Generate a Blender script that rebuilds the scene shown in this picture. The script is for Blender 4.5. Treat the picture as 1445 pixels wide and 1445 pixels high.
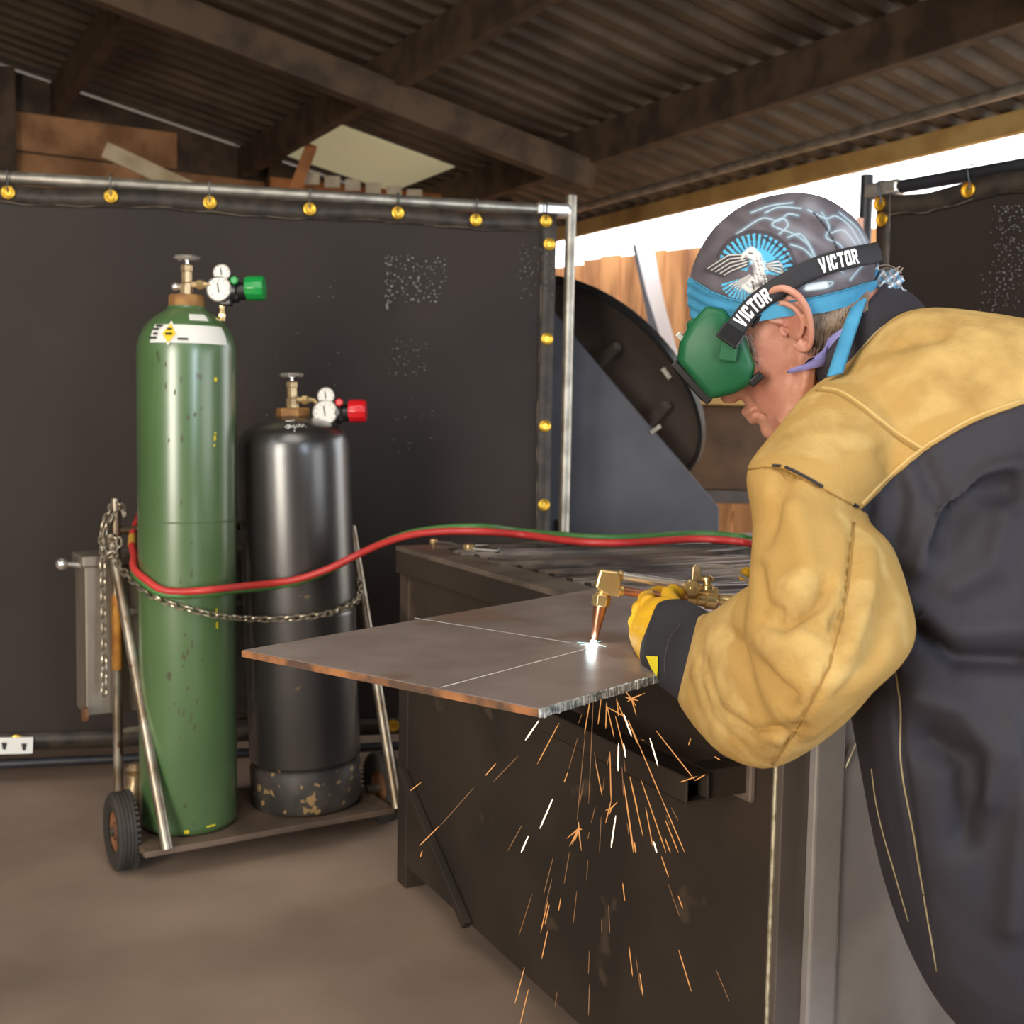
import bpy, math, random
import numpy as np
from mathutils import Vector, Matrix
from mathutils.bvhtree import BVHTree

random.seed(7); np.random.seed(7)
for o in list(bpy.data.objects): bpy.data.objects.remove(o)
S = bpy.context.scene; COL = S.collection

# ------------------------------------------------------------ camera
FPX = 1640.0; PITCH = math.radians(4.55); ROLL = 0.018
CAM = np.array([0, 0, 1.15])
FWD = np.array([0, math.cos(PITCH), -math.sin(PITCH)])
_u0 = np.cross([1., 0, 0], FWD)
RT = np.array([1., 0, 0]) * math.cos(ROLL) + _u0 * math.sin(ROLL)
UP = _u0 * math.cos(ROLL) - np.array([1., 0, 0]) * math.sin(ROLL)
cd = bpy.data.cameras.new('camera'); cam = bpy.data.objects.new('camera', cd); COL.objects.link(cam)
cd.sensor_width = 36; cd.lens = FPX / 1445 * 36; cd.clip_start = .05; cd.clip_end = 200
cam.matrix_world = Matrix(((RT[0], UP[0], -FWD[0], CAM[0]), (RT[1], UP[1], -FWD[1], CAM[1]), (RT[2], UP[2], -FWD[2], CAM[2]), (0, 0, 0, 1)))
cd.dof.use_dof = True; cd.dof.focus_distance = 1.5; cd.dof.aperture_fstop = 8.0
S.camera = cam
# ------------------------------------------------------------ sky, daylight, exposure
w = bpy.data.worlds.new('overcast_sky'); S.world = w; w.use_nodes = True
bg = w.node_tree.nodes['Background']; bg.inputs[0].default_value = (.93, .96, 1, 1); bg.inputs[1].default_value = 4.2
S.view_settings.view_transform = 'Standard'; S.view_settings.look = 'None'
S.view_settings.exposure = 0.0; S.view_settings.gamma = 1; S.view_settings.use_curve_mapping = False
def area(name, loc, target, sx, sy, power, color):
    l = bpy.data.lights.new(name, 'AREA'); l.shape = 'RECTANGLE'; l.size = sx; l.size_y = sy; l.energy = power; l.color = color
    o = bpy.data.objects.new(name, l); COL.objects.link(o); o.location = loc
    o.rotation_euler = (Vector(target) - Vector(loc)).to_track_quat('-Z', 'Y').to_euler(); return o
area('doorway_daylight', (-2.5, -2.3, 1.45), (-.5, 2.6, .9), 1.5, 2.5, 175, (1, .91, .77))      # daylight entering the two doorways behind the camera
area('far_doorway_daylight', (2.7, -2.3, 1.5), (.0, 2.4, .9), 1.0, 2.4, 120, (.70, .84, 1))
area('roof_skylight', (-.2, .9, 3.1), (.2, 1.9, .6), 2.0, 2.0, 42, (1, .97, .9))                # translucent roof sheets

# ------------------------------------------------------------ helpers
def A(*v): return np.array(v, float)
def ray(x, y): return FWD + RT * (x - 722.5) / FPX + UP * (722.5 - y) / FPX
def P(x, y, d): return CAM + d * ray(x, y)                       # a point at depth d metres
def Zp(x, y, z):
    v = ray(x, y); return CAM + v * ((z - CAM[2]) / v[2])        # a point on the level z
def proj(V):
    q = np.asarray(V) - CAM; d = q @ FWD
    return 722.5 + FPX * (q @ RT) / d, 722.5 - FPX * (q @ UP) / d, d
def unit(v): v = np.asarray(v, float); return v / np.linalg.norm(v)
def lin(c): return tuple(((x / 255) / 12.92 if x / 255 < .04045 else ((x / 255 + .055) / 1.055) ** 2.4) for x in c)
def frame(t, ref=(0, 0, 1)):
    t = unit(t); r = np.asarray(ref, float)
    if abs(t @ r) > .97: r = A(1, 0, 0) if abs(t[1]) > .9 else A(0, 1, 0)
    a = unit(np.cross(r, t)); return a, np.cross(t, a)

class MB:
    def __init__(s): s.v = []; s.f = []
    def add(s, v, f):
        n = len(s.v); s.v += [tuple(map(float, p)) for p in v]; s.f += [tuple(i + n for i in q) for q in f]; return s
    def box(s, c, h, ax=None):                                      # centre, half sizes, three axes
        ax = np.eye(3) if ax is None else np.array(ax); c = np.asarray(c, float)
        v = [c + ax[0] * h[0] * i + ax[1] * h[1] * j + ax[2] * h[2] * k for i in (-1, 1) for j in (-1, 1) for k in (-1, 1)]
        return s.add(v, [(0, 1, 3, 2), (4, 6, 7, 5), (0, 4, 5, 1), (2, 3, 7, 6), (0, 2, 6, 4), (1, 5, 7, 3)])
    def bar(s, a, b, wd, ht, ref=(0, 0, 1)):                        # square bar from a to b
        a = np.asarray(a, float); b = np.asarray(b, float); x, y = frame(b - a, ref)
        return s.box((a + b) / 2, (np.linalg.norm(b - a) / 2, wd / 2, ht / 2), (unit(b - a), x, y))
    def prism(s, poly, t):                                          # 3D planar polygon pushed along vector t
        n = len(poly); p = [np.asarray(q, float) for q in poly]; t = np.asarray(t, float)
        return s.add(p + [q + t for q in p], [tuple(range(n))[::-1], tuple(range(n, 2 * n))] + [(i, (i + 1) % n, n + (i + 1) % n, n + i) for i in range(n)])
    def tube(s, pts, r, n=10, cap=True, flat=None):
        pts = [np.asarray(p, float) for p in pts]; m = len(pts); rr = r if hasattr(r, '__len__') else [r] * m
        v = []; x = None
        for i in range(m):
            t = unit(pts[min(i + 1, m - 1)] - pts[max(i - 1, 0)])
            if x is None: x, y = frame(t)
            else: x = unit(x - t * (x @ t)); y = np.cross(t, x)
            for k in range(n):
                a = 2 * math.pi * k / n; v.append(pts[i] + rr[i] * (x * math.cos(a) + y * math.sin(a)))
        f = [(i * n + k, i * n + (k + 1) % n, (i + 1) * n + (k + 1) % n, (i + 1) * n + k) for i in range(m - 1) for k in range(n)]
        if cap: f += [tuple(range(n))[::-1], tuple(range((m - 1) * n, m * n))]
        return s.add(v, f)
    def lathe(s, prof, o, ax=(0, 0, 1), n=40, a0=0, a1=2 * math.pi, ref=(0, 1, 0), cap=True, rfun=None):
        o = np.asarray(o, float); t = unit(ax); x, y = frame(t, ref); full = abs(a1 - a0 - 2 * math.pi) < 1e-6; m = n if full else n + 1
        v = []
        for (r, z) in prof:
            for k in range(m):
                a = a0 + (a1 - a0) * k / n; q = r * (rfun(k) if rfun else 1)
                v.append(o + t * z + q * (x * math.cos(a) + y * math.sin(a)))
        f = []
        for i in range(len(prof) - 1):
            for k in range(n):
                k2 = (k + 1) % m; f.append((i * m + k, i * m + k2, (i + 1) * m + k2, (i + 1) * m + k))
        if full and cap: f += [tuple(range(m))[::-1], tuple(range((len(prof) - 1) * m, len(prof) * m))]
        return s.add(v, f)
    def ball(s, c, r, ax=None, n=16):
        ax = np.eye(3) if ax is None else np.array(ax); r = (r,) * 3 if not hasattr(r, '__len__') else r; c = np.asarray(c, float)
        m = n // 2; v = [c + ax[2] * r[2]]
        for i in range(1, m):
            th = math.pi * i / m
            for k in range(n):
                a = 2 * math.pi * k / n; v.append(c + ax[0] * r[0] * math.sin(th) * math.cos(a) + ax[1] * r[1] * math.sin(th) * math.sin(a) + ax[2] * r[2] * math.cos(th))
        v.append(c - ax[2] * r[2]); L = len(v) - 1
        f = [(0, 1 + k, 1 + (k + 1) % n) for k in range(n)]
        f += [(1 + i * n + k, 1 + (i + 1) * n + k, 1 + (i + 1) * n + (k + 1) % n, 1 + i * n + (k + 1) % n) for i in range(m - 2) for k in range(n)]
        f += [(L, 1 + (m - 2) * n + (k + 1) % n, 1 + (m - 2) * n + k) for k in range(n)]
        return s.add(v, f)
    def rings(s, R, cap=True):
        n = len(R[0]); m = len(R); v = [p for r in R for p in r]
        f = [(i * n + k, i * n + (k + 1) % n, (i + 1) * n + (k + 1) % n, (i + 1) * n + k) for i in range(m - 1) for k in range(n)]
        if cap:
            v += [np.mean(R[0], axis=0), np.mean(R[-1], axis=0)]; a = n * m; b = a + 1
            f += [(a, (k + 1) % n, k) for k in range(n)] + [(b, (m - 1) * n + k, (m - 1) * n + (k + 1) % n) for k in range(n)]
        return s.add(v, f)

def root_of(p):
    while p.parent: p = p.parent
    return p
def mk(name, v, f, mat, parent=None, smooth=True, angle=35, bevel=0, origin=None):
    if parent is not None: off = A(*root_of(parent).location)
    elif origin is not None: off = A(*origin)
    else: off = A(0, 0, 0)
    me = bpy.data.meshes.new(name); vv = np.asarray(v, float).reshape(-1, 3) - off
    me.from_pydata([tuple(p) for p in vv], [], [tuple(int(i) for i in q) for q in f]); me.update()
    if smooth:
        me.polygons.foreach_set('use_smooth', [True] * len(me.polygons))
        if angle < 180: me.set_sharp_from_angle(angle=math.radians(angle))
    me.materials.append(mat)
    o = bpy.data.objects.new(name, me); COL.objects.link(o)
    if parent is not None: o.parent = parent
    else: o.location = off
    if bevel:
        b = o.modifiers.new('bevel', 'BEVEL'); b.width = bevel; b.segments = 2; b.limit_method = 'ANGLE'; b.angle_limit = math.radians(40)
    return o
def part(mb, name, mat, parent=None, **k): return mk(name, mb.v, mb.f, mat, parent, **k)
def tag(o, label=None, cat=None, group=None, kind=None):
    if label: o['label'] = label
    if cat: o['category'] = cat
    if group: o['group'] = group
    if kind: o['kind'] = kind
    return o
def thing(name, loc, label, cat, group=None):
    e = bpy.data.objects.new(name, None); COL.objects.link(e); e.location = tuple(map(float, loc)); e.empty_display_size = .05
    return tag(e, label, cat, group)
def twin(o, loc, parent, rot=None):                                 # another piece that shares the mesh
    c = o.copy(); COL.objects.link(c); c.parent = parent; c.location = tuple(map(float, loc))
    if rot is not None: c.rotation_euler = rot
    return c
def spline(pts, n=8):
    p = [np.asarray(q, float) for q in pts]; p = [2 * p[0] - p[1]] + p + [2 * p[-1] - p[-2]]; out = []
    for i in range(1, len(p) - 2):
        for k in range(n):
            t = k / n
            out.append(.5 * (2 * p[i] + (p[i + 1] - p[i - 1]) * t + (2 * p[i - 1] - 5 * p[i] + 4 * p[i + 1] - p[i + 2]) * t * t + (3 * p[i] - p[i - 1] - 3 * p[i + 1] + p[i + 2]) * t ** 3))
    out.append(p[-2]); return out

# ------------------------------------------------------------ materials
def mat(name, c, rough=.6, metal=0, c2=None, scale=8, detail=4, lo=.4, hi=.62, bump=0, bscale=60, spots=None, spot_scale=30, spot_lo=.66, sub=0, spec=.5, stretch=None, emit=None, es=0, attr=None, r2=None, coat=0):
    m = bpy.data.materials.new(name); m.use_nodes = True; nt = m.node_tree; N = nt.nodes; b = N['Principled BSDF']
    def L(a, i): nt.links.new(a, i)
    b.inputs['Roughness'].default_value = rough; b.inputs['Metallic'].default_value = metal; b.inputs['Specular IOR Level'].default_value = spec
    if sub: b.inputs['Subsurface Weight'].default_value = sub; b.inputs['Subsurface Radius'].default_value = (.01, .004, .002); b.inputs['Subsurface Scale'].default_value = .5
    if coat: b.inputs['Coat Weight'].default_value = coat; b.inputs['Coat Roughness'].default_value = .24
    lc = lin(c) + (1,)
    tc = N.new('ShaderNodeTexCoord'); mp = N.new('ShaderNodeMapping'); L(tc.outputs['Object'], mp.inputs[0])
    if stretch: mp.inputs['Scale'].default_value = stretch
    col = None
    if attr:
        an = N.new('ShaderNodeAttribute'); an.attribute_name = attr; col = an.outputs['Color']
    def noise(sc, dt=4):
        n = N.new('ShaderNodeTexNoise'); n.inputs['Scale'].default_value = sc; n.inputs['Detail'].default_value = dt; L(mp.outputs[0], n.inputs['Vector']); return n
    def ramp(n, a, z):
        r = N.new('ShaderNodeMapRange'); r.inputs[1].default_value = a; r.inputs[2].default_value = z; L(n.outputs['Fac'] if 'Fac' in n.outputs else n.outputs[0], r.inputs[0]); return r
    def mix(fac, a, z):
        x = N.new('ShaderNodeMix'); x.data_type = 'RGBA'; L(fac, x.inputs[0])
        if isinstance(a, tuple): x.inputs[6].default_value = a
        else: L(a, x.inputs[6])
        x.inputs[7].default_value = z; return x.outputs[2]
    if c2 is not None:
        r = ramp(noise(scale, detail), lo, hi); col = mix(r.outputs[0], col if col is not None else lc, lin(c2) + (1,))
        if r2 is not None:
            q = N.new('ShaderNodeMapRange'); q.inputs[3].default_value = rough; q.inputs[4].default_value = r2; L(r.outputs[0], q.inputs[0]); L(q.outputs[0], b.inputs['Roughness'])
    if spots is not None:
        r = ramp(noise(spot_scale, 3), spot_lo, spot_lo + .03); col = mix(r.outputs[0], col if col is not None else lc, lin(spots) + (1,))
    if col is not None: L(col, b.inputs['Base Color'])
    else: b.inputs['Base Color'].default_value = lc
    if bump:
        bn = N.new('ShaderNodeBump'); bn.inputs['Strength'].default_value = bump; bn.inputs['Distance'].default_value = .004; L(noise(bscale, 5).outputs['Fac'], bn.inputs['Height']); L(bn.outputs[0], b.inputs['Normal'])
    if emit: b.inputs['Emission Color'].default_value = tuple(emit) + (1,); b.inputs['Emission Strength'].default_value = es
    return m
M = dict(
 concrete=mat('concrete', (168, 143, 122), .85, c2=(122, 103, 88), scale=1.6, detail=9, lo=.3, hi=.7, bump=.2, bscale=25),
 ground=mat('ground', (214, 204, 188), .9, c2=(190, 178, 160), scale=1.5),
 roof=mat('roof_sheet', (92, 76, 60), .6, c2=(66, 53, 42), scale=3),
 timber=mat('dark_timber', (86, 66, 48), .8, c2=(58, 44, 33), scale=6, bump=.3, bscale=40),
 ply=mat('brown_board', (176, 128, 86), .8, c2=(132, 92, 58), scale=4, bump=.2),
 tan=mat('tan_board', (214, 176, 108), .75, c2=(190, 150, 88), scale=5),
 pale=mat('pale_timber', (206, 186, 150), .7, c2=(180, 158, 122), scale=6),
 orange_wood=mat('orange_timber', (176, 112, 60), .75, c2=(140, 86, 46), scale=6),
 fence=mat('fence_plank', (206, 146, 92), .85, c2=(150, 98, 58), scale=3, stretch=(3, 3, .5), detail=6, bump=.3, bscale=30),
 sheet=mat('beige_sheet', (200, 186, 160), .6, c2=(178, 162, 136)),
 skylight=mat('skylight_sheet', (235, 232, 200), .5, emit=lin((235, 228, 180)), es=.22),
 vinyl=mat('black_vinyl', (52, 43, 38), .6, c2=(45, 37, 33), scale=1.6, detail=5, bump=.12, bscale=500, spec=.25),
 hem=mat('vinyl_hem', (66, 57, 49), .5, c2=(46, 40, 36), scale=20, spec=.35),
 worn=mat('worn_stitch_line', (122, 110, 96), .8, c2=(60, 52, 46), scale=12, lo=.45, hi=.55),
 galv=mat('galvanised_pipe', (176, 170, 158), .42, .75, c2=(140, 134, 124), scale=14),
 dpipe=mat('dark_painted_pipe', (50, 50, 56), .45, .2, c2=(40, 40, 44)),
 brass=mat('polished_brass', (240, 214, 158), .26, .8, c2=(226, 192, 126), scale=30),
 grommet=mat('brass_grommet', (226, 180, 64), .35, .75),
 oldbrass=mat('aged_brass', (200, 176, 136), .38, .7, c2=(164, 138, 102), scale=40),
 rustcap=mat('tan_neck_ring', (166, 120, 66), .65, .1, c2=(132, 92, 50), scale=30),
 copper=mat('copper_tip', (206, 146, 116), .3, .85, c2=(150, 96, 76), scale=12),
 chrome=mat('chrome', (228, 222, 214), .25, .8),
 steel=mat('bare_steel', (170, 164, 154), .35, .9, c2=(130, 124, 116), scale=20),
 green=mat('green_cylinder_paint', (82, 114, 68), .36, 0, c2=(72, 102, 60), scale=5, detail=6, bump=.05, bscale=30, spots=(60, 64, 36), spot_scale=22, spot_lo=.71, stretch=(1, 1, .45), coat=1, spec=.8),
 blackcyl=mat('black_cylinder_paint', (36, 33, 33), .34, 0, c2=(44, 41, 39), scale=6, detail=6, bump=.06, bscale=40, spots=(110, 92, 66), spot_scale=24, spot_lo=.73, coat=1, spec=1),
 footring=mat('chipped_foot_ring', (46, 42, 40), .5, .1, c2=(66, 60, 54), scale=14, spots=(150, 122, 80), spot_scale=38, spot_lo=.6),
 label=mat('white_paper_label', (232, 230, 222), .6), ink=mat('black_ink', (40, 38, 38), .7), yellow=mat('yellow_print', (236, 200, 30), .55),
 chip=mat('yellow_paint_mark', (226, 206, 40), .6), chalk=mat('white_chalk', (236, 233, 228), .9),
 blackplastic=mat('black_plastic', (26, 25, 26), .32), greenplastic=mat('green_plastic', (20, 150, 66), .3, coat=.3), redplastic=mat('red_plastic', (214, 22, 34), .3, coat=.3),
 face=mat('gauge_face', (236, 232, 224), .5),
 redhose=mat('red_rubber', (206, 62, 58), .42, c2=(190, 52, 50)), greenhose=mat('green_rubber', (74, 122, 62), .45),
 tyre=mat('tyre_rubber', (50, 46, 43), .75, c2=(66, 60, 54), scale=8), hub=mat('rusty_hub', (150, 100, 66), .7, .2, c2=(110, 74, 50), scale=18),
 cartpipe=mat('cart_pipe', (176, 166, 150), .4, .75, c2=(130, 112, 92), scale=12, spots=(112, 80, 52), spot_scale=20, spot_lo=.68),
 rustpipe=mat('rusty_orange_pipe', (204, 142, 60), .65, .1, c2=(176, 112, 44), scale=14),
 cartdeck=mat('cart_deck_plate', (120, 100, 84), .6, .3, c2=(92, 76, 64), scale=8),
 boxsteel=mat('dull_box_steel', (150, 138, 122), .45, .5, c2=(128, 116, 102), scale=5, stretch=(6, 6, .6)),
 chain=mat('chain_steel', (196, 184, 162), .35, .8, c2=(150, 138, 118), scale=40),
 plate=mat('mill_scale_plate', (174, 156, 147), .32, .42, c2=(136, 118, 110), scale=6, detail=10, lo=.33, hi=.67, bump=.05, bscale=60, spots=(146, 120, 104), spot_scale=5, spot_lo=.56, r2=.48),
 rustedge=mat('rusty_plate_edge', (160, 104, 60), .8, .1, c2=(84, 62, 46), scale=14, detail=6, lo=.42, hi=.56),
 cutedge=mat('bright_cut_edge', (214, 216, 212), .4, .2, c2=(112, 118, 116), scale=90),
 table=mat('table_plate', (62, 51, 42), .6, .25, c2=(47, 39, 33), scale=3.5, detail=7, bump=.12, bscale=40, spots=(76, 62, 50), spot_scale=7, spot_lo=.64),
 rail=mat('table_rail', (130, 116, 104), .45, .5, c2=(98, 86, 76), scale=8),
 slat=mat('burnt_slat', (140, 124, 110), .38, .5, c2=(92, 84, 80), scale=10, stretch=(1, 1, 6)),
 greysteel=mat('grey_steel_panel', (158, 150, 144), .5, .3, c2=(136, 128, 124), scale=4, detail=7),
 weld=mat('weld_bead', (196, 186, 160), .5, .5, c2=(150, 138, 112), scale=60),
 hopper=mat('dark_grey_sheet', (78, 76, 82), .5, .25, c2=(64, 62, 66), scale=3),
 lid=mat('black_lid', (92, 82, 75), .45, .1, c2=(76, 67, 61), scale=4),
 rustbin=mat('brown_rust', (104, 76, 50), .7, .1, c2=(78, 56, 38), scale=5),
 whitepaint=mat('white_paint', (240, 242, 244), .5),
 skin=mat('skin', (196, 141, 118), .5, c2=(178, 116, 98), scale=22, detail=6, lo=.35, hi=.7, bump=.2, bscale=160, sub=.08),
 hair=mat('brown_grey_hair', (96, 78, 62), .55, c2=(140, 122, 104), scale=60), greyhair=mat('grey_stubble', (190, 176, 164), .6),
 suede=mat('tan_suede_leather', (198, 165, 104), .95, c2=(158, 124, 70), scale=24, detail=12, lo=.32, hi=.75, bump=.35, bscale=260, spec=.1, spots=(178, 142, 82), spot_scale=6, spot_lo=.5),
 navy=mat('black_cotton', (50, 47, 53), .7, c2=(44, 41, 47), scale=8, bump=.1, bscale=700, spec=.3),
 thread=mat('beige_thread', (158, 142, 106), .8), darkseam=mat('dark_seam', (44, 40, 40), .8),
 print=mat('bandana_print', (90, 84, 88), .85, attr='Col', bump=.1, bscale=600, spec=.2),
 blue=mat('light_blue_cloth', (78, 150, 186), .85, c2=(64, 132, 168), scale=20, bump=.15, bscale=300, spec=.15),
 lavender=mat('lavender_cotton', (142, 136, 190), .8, c2=(126, 120, 176), scale=20),
 strap=mat('black_webbing', (32, 31, 36), .7, bump=.1, bscale=700), whiteprint=mat('white_print', (240, 240, 240), .6),
 goggle=mat('green_goggle_plastic', (22, 86, 52), .45, c2=(26, 92, 56), scale=10, spec=.35), lens=mat('dark_lens', (18, 22, 20), .08),
 glove=mat('yellow_leather', (236, 184, 32), .6, c2=(214, 158, 24), scale=18, bump=.2, bscale=120), knit=mat('black_knit', (36, 34, 38), .75, c2=(44, 42, 46), bump=.15, bscale=500),
 denim=mat('dark_denim', (52, 56, 72), .8, c2=(44, 48, 62), scale=30), boot=mat('brown_boot', (74, 54, 40), .6, c2=(60, 44, 34)),
 spark=mat('spark', (60, 30, 10), .5, emit=(1, .42, .11), es=.8), hotspark=mat('hot_spark', (255, 220, 180), .5, emit=(1, .78, .6), es=1.5), dimspark=mat('dim_spark', (50, 30, 15), .5, emit=(.75, .33, .10), es=.32),
 flame=mat('white_flame', (240, 255, 255), .5, emit=(.75, 1, 1), es=22), cyan=mat('cyan_flame', (120, 230, 230), .5, emit=(.6, .95, 1), es=2.0),
 brown_tag=mat('pink_tape', (222, 170, 150), .6),
)

def translucent(m, amt):
    nt = m.node_tree; N = nt.nodes; out = N['Material Output']; b = N['Principled BSDF']; t = N.new('ShaderNodeBsdfTranslucent'); x = N.new('ShaderNodeMixShader'); t.inputs[0].default_value = (.9, .93, .97, 1)
    x.inputs[0].default_value = amt; nt.links.new(b.outputs[0], x.inputs[1]); nt.links.new(t.outputs[0], x.inputs[2]); nt.links.new(x.outputs[0], out.inputs[0])
M['plastic'] = mat('white_plastic_sheet', (246, 247, 248), .5); translucent(M['plastic'], .92)

# ------------------------------------------------------------ the setting
def struct(o, label, cat='structure'): return tag(o, label, cat, kind='structure')
fl = MB()
gr = MB(); gr.box((0, 20, -.12), (60, 60, .09)); o = part(gr, 'ground', M['ground'], smooth=False); struct(o, 'pale open ground outside the shed', 'ground')

E0 = A(.425, 8.311); Ee = A(.498, -.867); En = A(-.867, -.498)
def EV(e, n, z=0): q = E0 + Ee * e + En * n; return A(q[0], q[1], z)
fl.prism([EV(-1.2, 0, 0), EV(-1.2, 9.5, 0), EV(13, 9.5, 0), EV(13, 0, 0)], (0, 0, -.06)); o = part(fl, 'floor', M['concrete'], smooth=False); struct(o, 'brown grey stained concrete workshop floor', 'floor')
def roofz(n): return 2.545 + .2 * n
# corrugated roof
rb = MB(); prof = []; e = -1.2; pitch = .16
while e < 11.5:
    prof += [(e, 0), (e + pitch * .35, 0), (e + pitch * .5, .035), (e + pitch * .85, .035)]; e += pitch
n0, n1 = -.12, 8.6; vv = []
for (e, h) in prof: vv += [EV(e, n0, roofz(n0) + .02 + h), EV(e, n1, roofz(n1) + .02 + h)]
rb.add(vv, [(2 * i, 2 * i + 1, 2 * i + 3, 2 * i + 2) for i in range(len(prof) - 1)])
ceil = part(rb, 'ceiling', M['roof'], smooth=False); struct(ceil, 'corrugated brown metal roof seen from below', 'ceiling')
sm = ceil.modifiers.new('thickness', 'SOLIDIFY'); sm.thickness = .006
for i, n in enumerate((.95, 2.1, 3.3, 4.5, 5.7, 6.9, 8.1)):
    b = MB(); b.bar(EV(-1.1, n, roofz(n) - .10), EV(11.4, n, roofz(n) - .10), .07, .2); part(b, 'purlin', M['timber'], ceil, smooth=False, bevel=.006)
for e_ in (1.6, 4.6, 7.6, 10.6):
    b = MB(); b.bar(EV(e_, .95, roofz(.95) - .26), EV(e_, 8.5, roofz(8.5) - .26), .09, .16); part(b, 'rafter', M['timber'], ceil, smooth=False, bevel=.006)
b = MB(); b.bar(EV(-1.2, -.03, 2.50), EV(11.4, -.03, 2.50), .045, .10); part(b, 'eave_board', M['tan'], ceil, smooth=False, bevel=.004)
b = MB(); b.tube([EV(-.6, .72, 2.40), EV(7.5, .72, 2.40)], .022, 10); part(b, 'conduit_pipe', M['galv'], ceil)
for (e_, n_) in ((-.35, 1.5), (2.6, 3.8), (5.6, 3.8)):
    b = MB(); q = [EV(e_ - .5, n_ - .45, roofz(n_ - .45) + .012), EV(e_ + .5, n_ - .45, roofz(n_ - .45) + .012), EV(e_ + .5, n_ + .45, roofz(n_ + .45) + .012), EV(e_ - .5, n_ + .45, roofz(n_ + .45) + .012)]
    b.prism(q, (0, 0, .006)); part(b, 'skylight_panel', M['skylight'], ceil, smooth=False)
# gable wall of horizontal boards
wb = MB(); wb.prism([EV(-1.0, .15, 0), EV(-1.0, 8.6, 0), EV(-1.0, 8.6, roofz(8.6)), EV(-1.0, .15, roofz(.15))], np.append(-Ee, 0) * .03)
wall = part(wb, 'wall_back', M['timber'], smooth=False); struct(wall, 'dark timber gable wall behind the black screen', 'wall')
z = .02; 
while z < 4.1:
    h = .235; ns = max(.15, (z + h - 2.5) / .2 + .02)
    if ns < 8.4:
        b = MB(); b.prism([EV(-1.0, ns, z), EV(-1.0, 8.6, z), EV(-1.0, 8.6, z + h), EV(-1.0, ns, z + h)], np.append(Ee, 0) * random.uniform(.018, .03)); part(b, 'board', M['ply'] if random.random() < .9 else M['timber'], wall, smooth=False, bevel=.004)
    z += .25
for n in (.25, 1.9, 3.6, 5.3, 7.0):
    b = MB(); b.bar(EV(-.93, n, 0), EV(-.93, n, roofz(n) - .02), .1, .09, np.append(Ee, 0)); part(b, 'stud', M['timber'], wall, smooth=False, bevel=.005)
b = MB(); b.bar(P(150, 212, 6.6), P(300, 282, 6.6), .06, .09); part(b, 'brace', M['pale'], wall, smooth=False, bevel=.004)
b = MB(); b.bar(P(440, 205, 7.1), P(404, 300, 7.1), .07, .07); part(b, 'brace', M['orange_wood'], wall, smooth=False, bevel=.004)
b = MB(); b.bar(P(380, 262, 7.3), P(720, 296, 8.1), .06, .1); part(b, 'header', M['orange_wood'], wall, smooth=False, bevel=.004)
for i in range(6):
    x = 440 + i * 29; y = 252 + i * 4.6; dd = 7.2 + i * .07
    b = MB(); b.box(P(x, y, dd), (.048, .006, .035)); part(b, 'sheet_edge', M['sheet'], wall, smooth=False)
# closed sides behind and left of the camera, with two doorways
def wallbox(name, label, boxes):
    b = MB()
    for c, h in boxes: b.box(c, h)
    struct(part(b, name, M['timber'], smooth=False), label, 'wall')
wallbox('wall_front', 'dark timber wall with two open doorways', [((-4.6, -2.6, 2), (1.1, .06, 2)), ((.3, -2.6, 2), (1.8, .06, 2)), ((4.5, -2.6, 2), (1.2, .06, 2)), ((-2.5, -2.6, 3.4), (1.0, .06, .6)), ((2.7, -2.6, 3.4), (.6, .06, .6))])
wallbox('wall_left', 'dark timber side wall of the shed', [((-5.6, 2.5, 2), (.06, 5.1, 2))])

# plank fence outside
fd = unit(A(.698, -.716)); f0 = A(.455, 9.33) - fd * 1.6
fr = thing('plank_fence', (f0[0], f0[1], 0), 'weathered brown vertical plank fence outside under the bright sky', 'fence')
s = 0
while s < 6.2:
    wd = random.uniform(.17, .25); a = f0 + fd * s; bq = f0 + fd * (s + wd - .012); hh = 2.4 + random.uniform(-.035, .03); off = np.array([-fd[1], fd[0]]) * random.uniform(.0, .012)
    b = MB(); b.prism([A(a[0], a[1], .02), A(bq[0], bq[1], .02), A(bq[0], bq[1], hh), A(a[0], a[1], hh)], A(off[0] + .015, off[1] + .02, 0)); part(b, 'plank', M['fence'], fr, smooth=False, bevel=.004); s += wd
for zz in (.5, 1.95):
    b = MB(); a = f0 + A(.03, .06); c = f0 + fd * 6.2 + A(.03, .06); b.bar(A(*a, zz), A(*c, zz), .05, .09); part(b, 'fence_rail', M['timber'], fr, smooth=False)
# leaning white strip and the blown-out post
r = thing('white_post', P(1010, 800, 8.4), 'white plastic strip leaning in front of the plank fence', 'post')
b = MB(); b.prism([P(893, 342, 8.4), P(920, 338, 8.4), P(938, 430, 8.4), P(965, 530, 8.4), P(984, 590, 8.4), P(1000, 640, 8.4), P(990, 640, 8.4), P(960, 566, 8.4), P(930, 480, 8.4), P(908, 410, 8.4)], A(0, .004, 0)); part(b, 'sheet', M['plastic'], r, smooth=False)
b = MB(); b.prism([P(892, 345, 8.36), P(897, 345, 8.36), P(912, 412, 8.36), P(934, 482, 8.36), P(964, 566, 8.36), P(958, 574, 8.36), P(918, 470, 8.36)], A(0, .01, 0)); part(b, 'shade_strip', M['hopper'], r, smooth=False)  # dark strip laid on as the shaded side of the white strip
b = MB(); b.bar(P(994, 640, 8.4), A(P(1040, 890, 8.4)[0], P(1040, 890, 8.4)[1], 0.0), .05, .01, FWD); part(b, 'foot', M['plastic'], r, smooth=False)
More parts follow.
